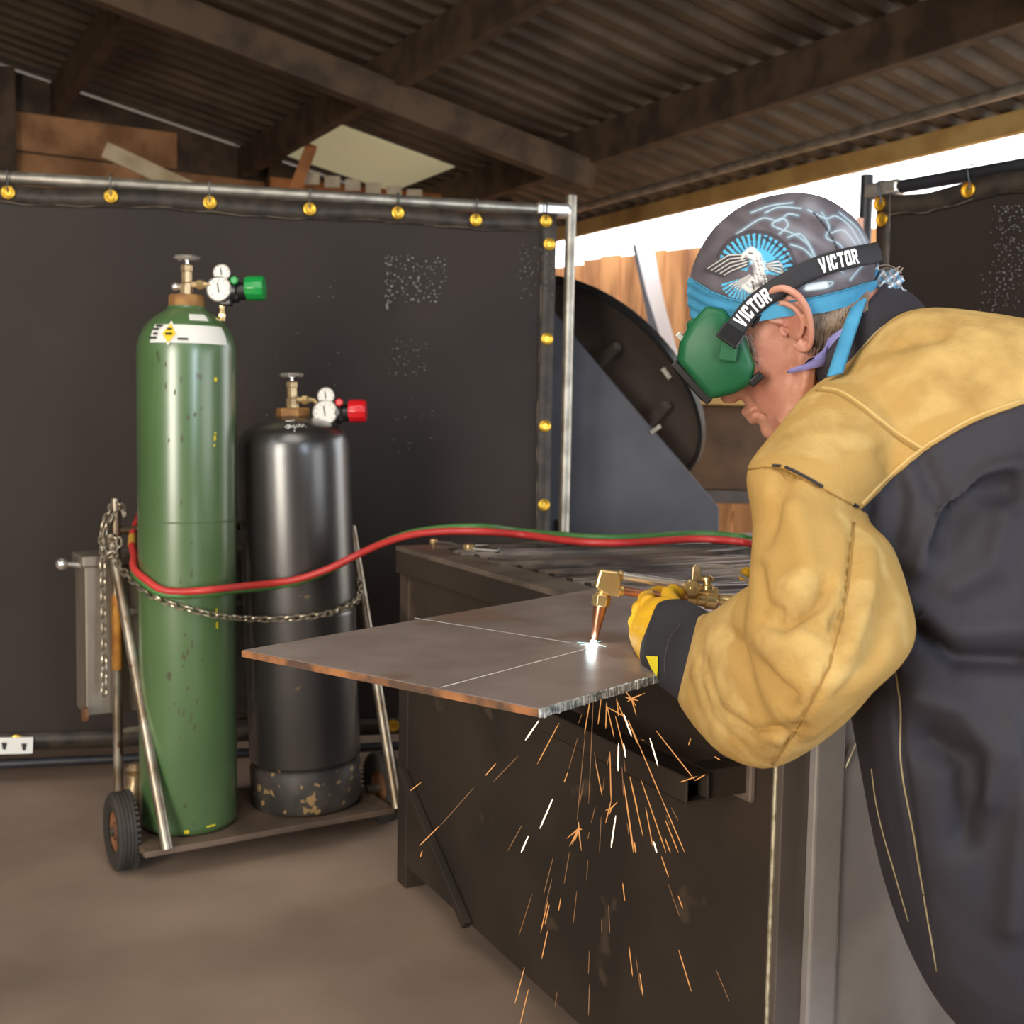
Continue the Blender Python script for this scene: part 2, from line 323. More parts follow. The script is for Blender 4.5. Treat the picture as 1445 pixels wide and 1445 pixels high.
q = P(1210, 300, 6.6); b = MB(); b.tube([A(q[0], q[1], 0), A(q[0], q[1], 2.9)], .045, 12); o = part(b, 'roof_post', M['whitepaint'], origin=(q[0], q[1], 0)); tag(o, 'pale round roof post against the sky above the right screen', 'post')

# rusty raised bin behind the hopper
q0 = P(905, 690, 6.4); q1 = P(1230, 690, 6.4); zb = q0[2]; zt = P(905, 570, 6.4)[2]
r = thing('rusty_bin', (q0[0], q0[1], 0), 'raised rusty brown steel bin with tan top board', 'bin')
b = MB(); b.box(A((q0[0] + q1[0]) / 2, q0[1] + .35, (zb + zt) / 2), ((q1[0] - q0[0]) / 2, .35, (zt - zb) / 2)); part(b, 'body', M['rustbin'], r, smooth=False, bevel=.01)
b = MB(); b.box(A((q0[0] + q1[0]) / 2, q0[1] + .33, zt + .05), ((q1[0] - q0[0]) / 2 + .03, .38, .05)); part(b, 'top_board', M['tan'], r, smooth=False, bevel=.006)
b = MB(); b.box(A((q0[0] + q1[0]) / 2, q0[1] + .02, zb - .035), ((q1[0] - q0[0]) / 2, .04, .035)); part(b, 'bottom_rail', M['lid'], r, smooth=False, bevel=.004)
for xx in (q0[0] + .05, q1[0] - .05):
    for yy in (q0[1] + .05, q0[1] + .65):
        b = MB(); b.box((xx, yy, zb / 2), (.03, .03, zb / 2)); part(b, 'leg', M['lid'], r, smooth=False)
# dark grey hopper with round black lid
hb = P(900, 900, 4.35); r = thing('steel_hopper', (hb[0], hb[1], 0), 'dark grey steel hopper with slanted side and big round black lid', 'hopper')
def PD(x, y, d): return P(x, y, d)
fz = lambda x, d: A(P(x, 900, d)[0], P(x, 900, d)[1], 0.0)
b = MB(); b.prism([PD(770, 425, 4.2), PD(1015, 716, 4.2), fz(1017, 4.2), fz(770, 4.2)], A(0, .03, 0)); part(b, 'side_panel', M['hopper'], r, smooth=False, bevel=.006)
b = MB(); b.prism([PD(770, 440, 4.26), PD(1005, 722, 4.26), fz(1005, 4.26), fz(770, 4.26)], A(0, .10, 0)); part(b, 'hopper_body', M['lid'], r, smooth=False)
b = MB(); b.box(P(925, 606, 4.19), (.007, .004, .022), (RT * .6 - UP * .8, FWD, RT * .8 + UP * .6)); part(b, 'glint_tab', M['boxsteel'], r)  # small pale box standing in for a bright highlight on the panel
b = MB(); b.box(P(794, 745, 4.19), (.02, .008, .03)); part(b, 'slot', M['blackplastic'], r, smooth=False)
lc = P(835, 545, 4.5); e1 = unit(RT * .74 - UP * .67); e2i = unit(RT * .67 + UP * .74); tilt = math.acos(84 / 182)
e2 = e2i * math.cos(tilt) - FWD * math.sin(tilt); ln = np.cross(e1, e2); ln = ln if ln @ FWD < 0 else -ln; RL = 182 / FPX * 4.5
b = MB(); b.lathe([(.001, -.02), (RL * .5, -.016), (RL * .9, .0), (RL * .985, .012), (RL, .0), (RL, -.012), (RL * .97, -.02), (.001, -.035)], lc, ln, 72); ld = part(b, 'round_lid', M['lid'], r)
b = MB(); b.lathe([(RL * .965, .012), (RL * .98, .022), (RL * 1.005, .016), (RL * 1.008, -.006), (RL * .99, -.014)], lc, ln, 72, cap=False); part(b, 'rim', M['blackplastic'], ld)
b = MB(); b.bar(P(840, 520, 4.32), P(872, 487, 4.20), .03, .03); part(b, 'bracket', M['lid'], ld, smooth=False, bevel=.004)
b = MB(); b.bar(P(905, 610, 4.4), P(942, 570, 4.25), .03, .03); part(b, 'bracket', M['lid'], ld, smooth=False, bevel=.004)
b = MB(); b.box(P(940, 527, 4.16), (.022, .006, .008), (RT * .6 - UP * .8, FWD, RT * .8 + UP * .6)); part(b, 'clip', M['boxsteel'], ld)  # no real part: a pale box put where the lid catches a highlight

# ------------------------------------------------------------ welding screens
def grommet_mb():
    b = MB(); b.lathe([(.0095, 0), (.011, .004), (.015, .0055), (.019, .004), (.0205, 0), (.0205, -.002)], (0, 0, 0), (0, -1, 0), 20, cap=False); b.lathe([(.0001, .0), (.0095, .0)], (0, 0, 0), (0, -1, 0), 20, cap=False); return b
GM = None
def screen(a, c, zt, zb, label, cloth_pts, pipe, gl_top, gl_side, side_x, sag, lean=0.0, stay='R'):
    global GM
    a = A(*a); c = A(*c); r = thing('welding_screen', (c[0], c[1], 0), label, 'screen')
    L = np.linalg.norm(c - a); u = (c - a) / L; nrm = A(u[1], -u[0]); nrm = nrm if nrm[1] < 0 else -nrm
    def W(s, z, off=0): q = a + u * s + nrm * off; return A(q[0] + lean * z, q[1], z)
    R = .019
    b = MB(); b.tube([W(0, zt), W(L, zt)], R, 14); fr = part(b, 'top_pipe', pipe, r)
    for s in (0, L):
        b = MB(); b.tube([W(s, .04), W(s, zt + .05)], R * .95, 14); part(b, 'upright', pipe, r)
        b = MB(); b.bar(W(s, .02, -.2), W(s, .02, .28), .035, .03); part(b, 'foot', M['dpipe'], r, smooth=False, bevel=.003)
        b = MB(); b.bar(W(s, .03, .25), W(s - .18 if s else s + .18, zb - .02, .0), .03, .03); part(b, 'foot_brace', M['dpipe'], r, smooth=False)
        b = MB(); b.box(W(s + (.06 if s == 0 else -.06), zt), (.06, .021, .023), (A(u[0], u[1], 0), A(nrm[0], nrm[1], 0), A(0, 0, 1))); part(b, 'coupling', M['chrome'], r, bevel=.012)
    b = MB(); b.tube([W(0, zb - .045), W(L, zb - .045)], R * .8, 12); part(b, 'bottom_pipe', M['dpipe'], r)
    # cloth, gently waved
    nx, nz = 90, 60; v = []; top = lambda s: zt - .014 - sag * (1 - abs(2 * ((s / L) * 4 % 1) - 1)) ; s0, s1 = .03, L - .055
    for j in range(nz + 1):
        for i in range(nx + 1):
            s = s0 + (s1 - s0) * i / nx; t = j / nz; zz = zb + (top(s) - zb) * t
            off = .012 + .006 * math.sin(s * 5.2 + 1) + .004 * math.sin(s * 13 + zz * 3) + .003 * math.sin(zz * 7 + s)
            v.append(W(s, zz, off))
    f = [(j * (nx + 1) + i, j * (nx + 1) + i + 1, (j + 1) * (nx + 1) + i + 1, (j + 1) * (nx + 1) + i) for j in range(nz) for i in range(nx)]
    cl = mk('curtain', v, f, M['vinyl'], r); m_ = cl.modifiers.new('thickness', 'SOLIDIFY'); m_.thickness = .0015
    # hems
    for (sa, za, sb_, zb_) in ((s0, 0, s1, 0), (s0, 1, s1, 1), (s1, 2, s1, 2), (s0, 3, s0, 3)):
        b = MB(); n = 40; hv = []
        for i in range(n + 1):
            t = i / n
            for k in (0, 1):
                if za == 0: s = s0 + (s1 - s0) * t; zz = top(s) - .0 - k * .055
                elif za == 1: s = s0 + (s1 - s0) * t; zz = zb + k * .055
                elif za == 2: s = s1 - k * .05; zz = zb + (top(s1) - zb) * t
                else: s = s0 + k * .05; zz = zb + (top(s0) - zb) * t
                off = .018 + .006 * math.sin(s * 5.2 + 1) + .004 * math.sin(s * 13 + zz * 3) + .003 * math.sin(zz * 7 + s) + .0015 * math.sin(t * 60)
                hv.append(W(s, zz, off))
        b.add(hv, [(2 * i, 2 * i + 1, 2 * i + 3, 2 * i + 2) for i in range(n)]); hm = part(b, 'hem', M['hem'], r); mm = hm.modifiers.new('t', 'SOLIDIFY'); mm.thickness = .002
    wv_ = lambda s, zz: .0215 + .006 * math.sin(s * 5.2 + 1) + .004 * math.sin(s * 13 + zz * 3) + .003 * math.sin(zz * 7 + s)
    ln1 = [W(s0 + (s1 - s0) * i / 60, top(s0 + (s1 - s0) * i / 60) - .052 + .003 * math.sin(i * 1.7), wv_(s0 + (s1 - s0) * i / 60, top(s0) - .05)) for i in range(61)]
    b = MB(); b.tube(ln1, .0013, 5); part(b, 'hem_stitching', M['worn'], r)
    ln2 = [W(s1 - .048 + .002 * math.sin(i * 1.3), zb + (top(s1) - zb) * i / 60, wv_(s1 - .048, zb + (top(s1) - zb) * i / 60)) for i in range(61)]
    b = MB(); b.tube(ln2, .0013, 5); part(b, 'hem_stitching', M['worn'], r)
    ang = math.atan2(u[1], u[0])
    base = A(c[0], c[1], 0)
    spots = [(s, top(s) - .024) for s in gl_top] + [(s1 - .024, zz) for zz in gl_side] + [(s, zb + .03) for s in gl_top[::2]]
    for (s, zz) in spots:
        q = W(s, zz, .026 + .006 * math.sin(s * 5.2 + 1) + .004 * math.sin(s * 13 + zz * 3) + .003 * math.sin(zz * 7 + s)) - base
        if GM is None:
            g = part(grommet_mb(), 'grommet', M['grommet'], None); g.parent = r; g.location = tuple(q); g.rotation_euler = (0, 0, ang); GM = g
        else: g = twin(GM, q, r, (0, 0, ang))
        tie = MB(); wq = q + base; 
        if (s, zz) in spots[:len(gl_top)]:
            tie.tube(spline([wq + A(0, -.003, 0), wq + A(0, -.004, .02), A(wq[0], wq[1], zt + .015) + A(nrm[0], nrm[1], 0) * .012, A(wq[0], wq[1], zt + .022) - A(nrm[0], nrm[1], 0) * .02], 3), .0025, 6); part(tie, 'cable_tie', M['blackplastic'], r)
    return r, W, L, u, nrm, ang
sa = A(-2.35, 3.30); sc = A(.175, 3.885)
sr, SW, SL, su, sn, sang = screen(sa, sc, 1.835, .115, 'black vinyl welding screen on grey pipe frame behind the gas cylinders', None, M['galv'], [SL_ for SL_ in (.27, .57, .87, 1.16, 1.445, 1.745, 2.02, 2.27, 2.50)], [1.72, 1.415, 1.13, .87, .56, .3], 0, .012)
# pale discs standing in for light sparkling on the curtain
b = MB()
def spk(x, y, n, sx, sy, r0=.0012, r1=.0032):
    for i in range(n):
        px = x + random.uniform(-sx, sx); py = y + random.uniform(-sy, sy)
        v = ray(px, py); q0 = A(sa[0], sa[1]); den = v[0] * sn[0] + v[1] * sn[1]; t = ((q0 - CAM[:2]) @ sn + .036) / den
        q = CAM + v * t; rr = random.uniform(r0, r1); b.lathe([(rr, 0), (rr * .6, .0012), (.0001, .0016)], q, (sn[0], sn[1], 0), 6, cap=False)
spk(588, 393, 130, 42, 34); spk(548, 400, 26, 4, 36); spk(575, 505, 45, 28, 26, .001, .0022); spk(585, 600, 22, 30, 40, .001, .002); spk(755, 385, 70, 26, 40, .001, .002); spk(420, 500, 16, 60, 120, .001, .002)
o = part(b, 'sparkle_specks', mat('sparkle', (150, 146, 144), .5), sr); o['kind'] = 'stuff'
# sticker at the lower left of the curtain
def SCP(px, py, off=.03):
    v = ray(px, py); den = v[0] * sn[0] + v[1] * sn[1]; t = ((sa - CAM[:2]) @ sn + off) / den; return CAM + v * t
b = MB(); b.prism([SCP(-60, 1042), SCP(47, 1040), SCP(46, 1063), SCP(-60, 1066)], A(sn[0], sn[1], 0) * .001); st = part(b, 'sticker', M['label'], sr, smooth=False)
b = MB()
for (x0, x1, y0, y1) in ((2, 10, 1048, 1058), (30, 38, 1049, 1059), (-20, -10, 1048, 1058), (-45, -30, 1050, 1056)): b.prism([SCP(x0, y0, .032), SCP(x1, y0, .032), SCP(x1 - 2, y1, .032), SCP(x0 + 2, y1, .032)], A(sn[0], sn[1], 0) * .0004)
part(b, 'print', M['ink'], st, smooth=False)

q0 = Zp(1223, 272, 1.83); q1 = Zp(1400, 241, 1.83); dr = unit((q1 - q0)[:2]); q2 = q0[:2] + dr * 1.75
r2, W2, L2, u2, n2, a2 = screen(q2, q0[:2], 1.83, .115, 'black vinyl welding screen on dark pipe frame behind the man', None, M['dpipe'], [.25, .55, .85, 1.12, 1.40, 1.68], [1.74, 1.43, 1.12, .8, .5], 0, .022)
b = MB(); b.box(W2(L2, 1.72, .02), (.012, .003, .035)); part(b, 'tape', M['brown_tag'], r2, smooth=False)
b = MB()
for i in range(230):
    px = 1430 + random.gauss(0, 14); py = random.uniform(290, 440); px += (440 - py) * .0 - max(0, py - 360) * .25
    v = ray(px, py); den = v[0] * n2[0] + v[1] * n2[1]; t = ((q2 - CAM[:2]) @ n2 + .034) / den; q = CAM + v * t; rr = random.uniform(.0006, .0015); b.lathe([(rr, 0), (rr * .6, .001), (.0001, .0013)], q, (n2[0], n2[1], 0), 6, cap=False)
o = part(b, 'sparkle_specks', mat('sparkle_2', (190, 186, 186), .5), r2); o['kind'] = 'stuff'  # pale discs in place of light showing through tiny holes in the vinyl

# ------------------------------------------------------------ cylinder cart
CF = A(-.833, 2.776); cu = unit(A(.505, .314)); cv = A(-cu[1], cu[0])
def CT(u, v, z): q = CF + cu * u + cv * v; return A(q[0], q[1], z)
cart = thing('cylinder_cart', CT(.27, .18, 0), 'grey pipe gas cylinder cart with two rubber wheels', 'cart')
AX3 = (A(cu[0], cu[1], 0), A(cv[0], cv[1], 0), A(0, 0, 1))
b = MB(); b.box(CT(.28, .18, .081), (.335, .19, .008), AX3); part(b, 'deck', M['cartdeck'], cart, smooth=False, bevel=.003)
for (u_, h_) in ((-.036, .925), (.605, .925)):
    b = MB(); b.tube([CT(u_, .335, .10), CT(u_, .335, h_)], .0125, 14); part(b, 'upright', M['cartpipe'], cart)
    b = MB(); b.tube([CT(u_ + (.02 if u_ > 0 else -.018), .312, .83), CT(u_ + (.02 if u_ > 0 else .037), -.006, .085)], .0135, 14); part(b, 'diagonal_brace', M['cartpipe'], cart)
b = MB(); b.tube([CT(-.036, .335, .47), CT(-.036, .335, .67)], .0135, 14); o = part(b, 'rusty_sleeve', M['rustpipe'], cart); o['label'] = 'rusty orange section of the left upright'
for z_ in (.30, .62, .84):
    b = MB(); b.tube([CT(-.036, .34, z_), CT(.605, .34, z_)], .011, 12); part(b, 'crossbar', M['cartpipe'], cart)
for ua, ub in ((-.10, -.033), (.60, .68)):
    b = MB(); b.tube([CT(ua, .14, .10), CT(ub, .14, .10)], .012, 12); part(b, 'axle', M['steel'], cart)
b = MB(); b.tube([CT(-.05, .14, .06), CT(.62, .14, .06)], .012, 12); part(b, 'axle_bar', M['steel'], cart)
for (u_, sgn) in ((-.075, -1), (.655, 1)):
    ax = A(cu[0], cu[1], 0) * sgn; c0 = CT(u_, .14, .10); wprof = [(.05, -.018), (.07, -.024), (.088, -.024), (.096, -.018)]
    for k in range(4): zz = -.016 + k * .0085; wprof += [(.098, zz), (.098, zz + .005), (.095, zz + .006), (.095, zz + .0075)]
    wprof += [(.096, .019), (.088, .025), (.07, .025), (.05, .019)]
    b = MB(); b.lathe(wprof, c0, ax, 48, cap=False); wh = part(b, 'wheel', M['tyre'], cart)
    b = MB()
    for k in range(44):
        a = 2 * math.pi * k / 44; x_, y_ = frame(ax); dr_ = x_ * math.cos(a) + y_ * math.sin(a); b.box(c0 + dr_ * .096 - ax * .02, (.004, .003, .005), (dr_, np.cross(ax, dr_), ax))
    part(b, 'tread', M['tyre'], wh, smooth=False)
    b = MB(); b.lathe([(.001, .02), (.02, .02), (.022, .012), (.04, .008), (.052, .016), (.052, -.016), (.04, -.008), (.001, -.012)], c0, ax, 32); part(b, 'hub', M['hub'], wh)
# toolbox hung behind
tb = thing('toolbox', CT(.2, .42, .33), 'dull grey steel toolbox hung on the back of the cylinder cart', 'toolbox')
b = MB(); b.box(CT(.225, .425, .545), (.335, .062, .20), AX3); part(b, 'body', M['boxsteel'], tb, smooth=False, bevel=.004)
b = MB(); b.box(CT(.225, .425, .758), (.342, .07, .014), AX3); part(b, 'lid', M['boxsteel'], tb, smooth=False, bevel=.004)
b = MB(); b.tube([CT(-.112, .40, .745), CT(-.15, .40, .75)], [.008, .006], 10); b.ball(CT(-.16, .40, .75), .016); part(b, 'knob', M['chrome'], tb)
b = MB(); b.tube([CT(-.115, .33, .36), CT(-.125, .33, .36)], .02, 12); part(b, 'stud', M['hub'], tb)
# bits stored on the deck behind the green cylinder
b = MB(); q = CT(.0, .30, .09); b.lathe([(.03, 0), (.032, .05), (.02, .08), (.02, .1)], q, (0, 0, 1), 16); b.lathe([(.012, .1), (.024, .115), (.012, .13)], q, (0, 0, 1), 12)
o = part(b, 'spare_valve', M['oldbrass'], origin=q); tag(o, 'small aged brass valve standing on the cart deck behind green cylinder', 'valve')

# ------------------------------------------------------------ gas cylinders
def valve(root, top, k, tilt=A(0, 0, 1), side_knob=True, name='valve'):
    Xd = A(1, 0, 0)
    b = MB(); b.lathe([(.017, 0), (.017, .03), (.013, .034), (.013, .06), (.015, .062), (.015, .075), (.006, .08)], top, tilt, 8); b.tube([top + tilt * .028, top + tilt * .028 + Xd * .03], .009, 10); vb = part(b, 'valve', M['oldbrass'], root, angle=25)
    if side_knob: b = MB(); b.tube([top + tilt * .022, top + tilt * .022 - Xd * .022], .007, 10); b.ball(top + tilt * .022 - Xd * .028, .011); part(b, 'safety_plug', M['chrome'], vb)
    b = MB(); hw = top + tilt * .094; b.tube([top + tilt * .075, hw], .005, 8); b.lathe([(.024, -.004), (.030, -.005), (.033, 0), (.030, .005), (.024, .004), (.022, 0), (.024, -.004)], hw, tilt, 32, cap=False, rfun=lambda k_: 1 + .04 * math.cos(k_ * math.pi / 2))
    b.lathe([(.001, .006), (.009, .006), (.009, -.006), (.001, -.006)], hw, tilt, 12)
    for a in range(4): dd = A(math.cos(a * math.pi / 2 + .5), math.sin(a * math.pi / 2 + .5), 0); b.tube([hw, hw + dd * .026], .0035, 6)
    part(b, 'handwheel', M['chrome'], vb); return vb
def regulator(start, main, sm, body, knob, tagp, out, col, hosecol, d, label, hose_to):
    s = d / FPX; r = thing('pressure_regulator', main + A(0, .02, -.02), label, 'regulator'); X = RT; F_ = -FWD
    b = MB(); b.tube([start, start + X * .012], .013, 6); b.tube([start + X * .012, start + X * .018, start + X * .03, main + X * .0 + FWD * .02], [.013, .009, .006, .006], 10); part(b, 'inlet_nut', M['brass'], r, angle=25)
    b = MB(); b.lathe([(.008, 0), (.020, .002), (.024, .010), (.024, .035), (.030, .04), (.030, .052), (.024, .056), (.022, .075), (.016, .08), (.016, .10)], main + FWD * .026 - X * .012, X, 28); bo = part(b, 'body', M['blackplastic'], r)
    b = MB(); b.box(main + FWD * .022 + X * .012 - UP * .012, (.016, .014, .026)); part(b, 'manifold', M['blackplastic'], bo, bevel=.004)
    for nm, c, rad in (('gauge', main, 16.5 * s), ('gauge', sm, 11.5 * s)):
        b = MB(); b.lathe([(rad * .7, -.02), (rad, -.016), (rad * 1.08, 0), (rad * 1.08, .004), (rad * .98, .005), (rad * .97, .002)], c, F_, 32, cap=False); g = part(b, nm, M['steel'], r)
        b = MB(); b.lathe([(.0001, .002), (rad * .97, .002)], c, F_, 32, cap=False); part(b, 'dial', M['face'], g, smooth=False)
        b = MB()
        for t in range(9):
            a = math.radians(-40 + t * 32.5); dd = -X * math.cos(a) + UP * math.sin(a); b.bar(c + dd * rad * .68 + F_ * .0026, c + dd * rad * .84 + F_ * .0026, .0012, .0004, F_)
        b.bar(c - UP * rad * .3 + F_ * .003, c + UP * rad * .55 - X * rad * .12 + F_ * .003, .0028, .0006, F_); part(b, 'needle', M['ink'], g, smooth=False)
    b = MB(); b.lathe([(.012, 0), (.029, .001), (.031, .006), (.031, .040), (.028, .047), (.010, .048)], knob, X, 48, rfun=lambda k_: 1 if k_ % 4 < 2 else .965); part(b, 'adjusting_knob', M[col], r)
    b = MB(); b.lathe([(.011, 0), (.011, .006), (.008, .008)], tagp, F_, 6); part(b, 'badge', M[col], r)
    b = MB(); b.tube([out, out - UP * .012], .007, 6); b.tube([out - UP * .012, out - UP * .045], [.0055, .008], 10); b.tube([out - UP * .028, out - UP * .036], .0095, 6); part(b, 'outlet_fitting', M['brass'], r, angle=25)
    b = MB(); b.tube(spline([out - UP * .04] + hose_to, 5), .0065, 10); part(b, 'hose_tail', M[hosecol], r)
    return r
gb = CT(.100, .152, .09)
g = thing('gas_cylinder', gb, 'tall green gas cylinder with white shoulder label standing on the cart', 'gas cylinder')
gp = [(.108, 0), (.119, .006), (.1225, .02), (.1225, 1.2), (.1215, 1.225), (.116, 1.25), (.106, 1.272), (.092, 1.29), (.074, 1.305), (.056, 1.316), (.049, 1.322), (.047, 1.328)]
b = MB(); b.lathe(gp, gb, (0, 0, 1), 72); gbody = part(b, 'body', M['green'], g, angle=60)
b = MB(); b.lathe([(.042, 1.32), (.044, 1.325), (.044, 1.352), (.041, 1.357), (.02, 1.358)], gb, (0, 0, 1), 40); part(b, 'neck_ring', M['rustcap'], g)
valve(g, gb + A(0, 0, 1.355), 1)
vang = lambda c: math.atan2(-c[1], -c[0])
def sector(prof, base, am, half, off=.0012, n=26):
    b = MB(); x, y = frame(A(0, 0, 1), (0, 1, 0)); a_c = math.atan2(math.sin(am) * y[1] + math.cos(am) * y[0], math.sin(am) * x[1] + math.cos(am) * x[0])
    b.lathe([(r_ + off, z_) for r_, z_ in prof], base, (0, 0, 1), n, a_c - half, a_c + half, cap=False); return b
ca = vang(gb)
b = sector([(.1205, 1.231), (.116, 1.25), (.109, 1.266), (.103, 1.276)], gb, ca + .06, .86); o = part(b, 'shoulder_label', M['label'], gbody)
b = sector([(.0935, 1.288), (.083, 1.298), (.075, 1.3045)], gb, ca + .32, .26); part(b, 'small_label', M['label'], gbody)
def cyl_patch(poly, mt, nm, pr, off=.003, base=gb, prof=gp):
    """flat marks lying on the cylinder: polygon given as (angle from camera side, height)"""
    def rad(z_):
        for (r0, z0), (r1, z1) in zip(prof, prof[1:]):
            if z0 <= z_ <= z1: return r0 + (r1 - r0) * (z_ - z0) / max(1e-6, z1 - z0)
        return prof[1][0]
    a0 = vang(base); pts = [base + A(math.cos(a0 + a) * (rad(z_) + off), math.sin(a0 + a) * (rad(z_) + off), z_) for a, z_ in poly]
    b = MB(); n = len(pts); c = np.mean(pts, axis=0) + unit(np.mean(pts, axis=0)[:2] - base[:2])[0] * A(0, 0, 0); b.add(pts + [c], [(i, (i + 1) % n, n) for i in range(n)]); return b
b = cyl_patch([(-.36, 1.224), (-.18, 1.252), (-.36, 1.285), (-.54, 1.252)], M['label'], '', g, .0045); part(b, 'hazard_diamond', M['label'], gbody)
b = cyl_patch([(-.36, 1.23), (-.22, 1.253), (-.36, 1.279), (-.5, 1.253)], M['yellow'], '', g, .0055); part(b, 'hazard_diamond', M['yellow'], gbody)
b = MB()
for a, z_, h in ((-.36, 1.262, .05), (-.36, 1.25, .07), (-.68, 1.262, .07), (-.66, 1.25, .05), (-.7, 1.24, .09), (-.08, 1.238, .10), (-.62, 1.27, .08)):
    q = cyl_patch([(a - h, z_), (a + h, z_), (a + h, z_ + .005), (a - h, z_ + .005)], None, '', g, .0068); b.add(q.v, q.f)
part(b, 'label_print', M['ink'], gbody)
b = MB()
for a, z_, h, hh in ((.58, 1.14, .03, .01), (.56, .995, .025, .012), (.57, 1.01, .02, .006), (.59, .56, .02, .016), (.6, .525, .022, .016), (.55, .98, .02, .006), (-.05, .01, .05, .01), (.45, .02, .1, .004)):
    q = cyl_patch([(a - h, z_), (a + h, z_), (a + h, z_ + hh), (a - h, z_ + hh)], None, '', g, .0012); b.add(q.v, q.f)
part(b, 'paint_mark', M['chip'], gbody)['kind'] = 'stuff'
b = MB()
for i in range(34):
    a = random.choice([-.05, .02, .1]) + random.gauss(0, .16); z_ = random.uniform(.2, 1.18); hh = random.uniform(.004, .02)
    q = cyl_patch([(a - .02, z_), (a + .012, z_ - .002), (a + .02, z_ + hh * .7), (a, z_ + hh)], None, '', g, .0011); b.add(q.v, q.f)
part(b, 'paint_scrape', mat('scrape', (84, 80, 54), .6), gbody)['kind'] = 'stuff'
b = MB(); b.lathe([(.1229, .79), (.1232, .792), (.1229, .794)], gb, (0, 0, 1), 60, cap=False); part(b, 'scuff_line', mat('scuff', (78, 100, 66), .6), gbody)

kb = CT(.432, .165, .09); lean = unit(A(-.04, 0, 1))
k = thing('gas_cylinder', kb, 'short wide black gas cylinder with chipped foot beside the green one', 'gas cylinder')
kp = [(.120, .0), (.146, .004), (.151, .018), (.151, .105), (.147, .118), (.1505, .13), (.1505, .955), (.1495, .985), (.143, 1.008), (.128, 1.026), (.10, 1.042), (.07, 1.052), (.046, 1.058), (.042, 1.06)]
b = MB(); b.lathe(kp[4:], kb, lean, 72); kbody = part(b, 'body', M['blackcyl'], k, angle=60)
b = MB(); b.lathe(kp[:6], kb, lean, 72); part(b, 'foot_ring', M['footring'], k)
kt = kb + lean * 1.055
b = MB(); b.lathe([(.042, 0), (.046, .004), (.046, .022), (.042, .026), (.012, .027)], kt, lean, 6); part(b, 'neck_collar', M['rustcap'], k, angle=25)
valve(k, kt + lean * .02, 1, lean, False)
b = MB(); b.lathe([(.1518, .52), (.1522, .523), (.1522, .53), (.1518, .533)], kb, lean, 60, cap=False); part(b, 'band', M['blackcyl'], kbody)
# white scrawl on the shoulder
b = MB(); a0 = vang(kb)
def kpt(a, z_):
    for (r0, z0), (r1, z1) in zip(kp[5:], kp[6:]):
        if z0 <= z_ <= z1: rr = r0 + (r1 - r0) * (z_ - z0) / (z1 - z0)
    return kb + lean * z_ + A(math.cos(a0 + a), math.sin(a0 + a), 0) * (rr + .001)
for st_ in ([(-.16, 1.030), (-.10, 1.036), (-.06, 1.030), (-.11, 1.027), (-.05, 1.034), (0, 1.029)], [(.02, 1.036), (.05, 1.027), (.09, 1.036), (.03, 1.02)], [(.12, 1.030), (.16, 1.038), (.2, 1.030), (.25, 1.038), (.28, 1.030), (.34, 1.028)], [(-.2, 1.046), (-.05, 1.047), (.05, 1.049)]):
    b.tube(spline([kpt(a, z_) for a, z_ in st_], 4), .0016, 6)
part(b, 'chalk_scrawl', M['chalk'], kbody)

s_ = 2.97 / FPX; gv = gb + A(0, 0, 1.383)
regulator(gv + A(.028, 0, 0), P(309, 408, 2.92), P(313, 385, 2.925), None, P(347, 407, 2.95), P(331, 396, 2.915), P(313, 428, 2.95), 'greenplastic', 'greenhose', 2.95, 'regulator with green knob and white gauges on the green cylinder', [P(313, 455, 2.97), P(313, 480, 3.06), P(305, 560, 3.16), P(285, 650, 3.2), P(240, 710, 3.2)])
kv = kt + lean * .048
regulator(kv + A(.028, 0, 0), P(459, 582, 3.12), P(460, 559, 3.125), None, P(492, 580, 3.15), P(479, 568, 3.115), P(452, 598, 3.16), 'redplastic', 'redhose', 3.15, 'regulator with red knob and white gauges on the black cylinder', [P(446, 604, 3.2), P(452, 612, 3.3), P(470, 700, 3.45), P(420, 760, 3.48), P(340, 760, 3.42)])

def clear(pts, gap):
    out = []
    for p in pts:
        p = np.array(p, float)
        for (c, rad) in ((gb, .1225), (kb, .1515)):
            cc = c[:2] + (A(-.04, 0) * (p[2] - .09) if c is kb else 0); dv = p[:2] - cc; d_ = np.linalg.norm(dv)
            if d_ < rad + gap: p[:2] = cc + dv / d_ * (rad + gap)
        out.append(p)
    return out
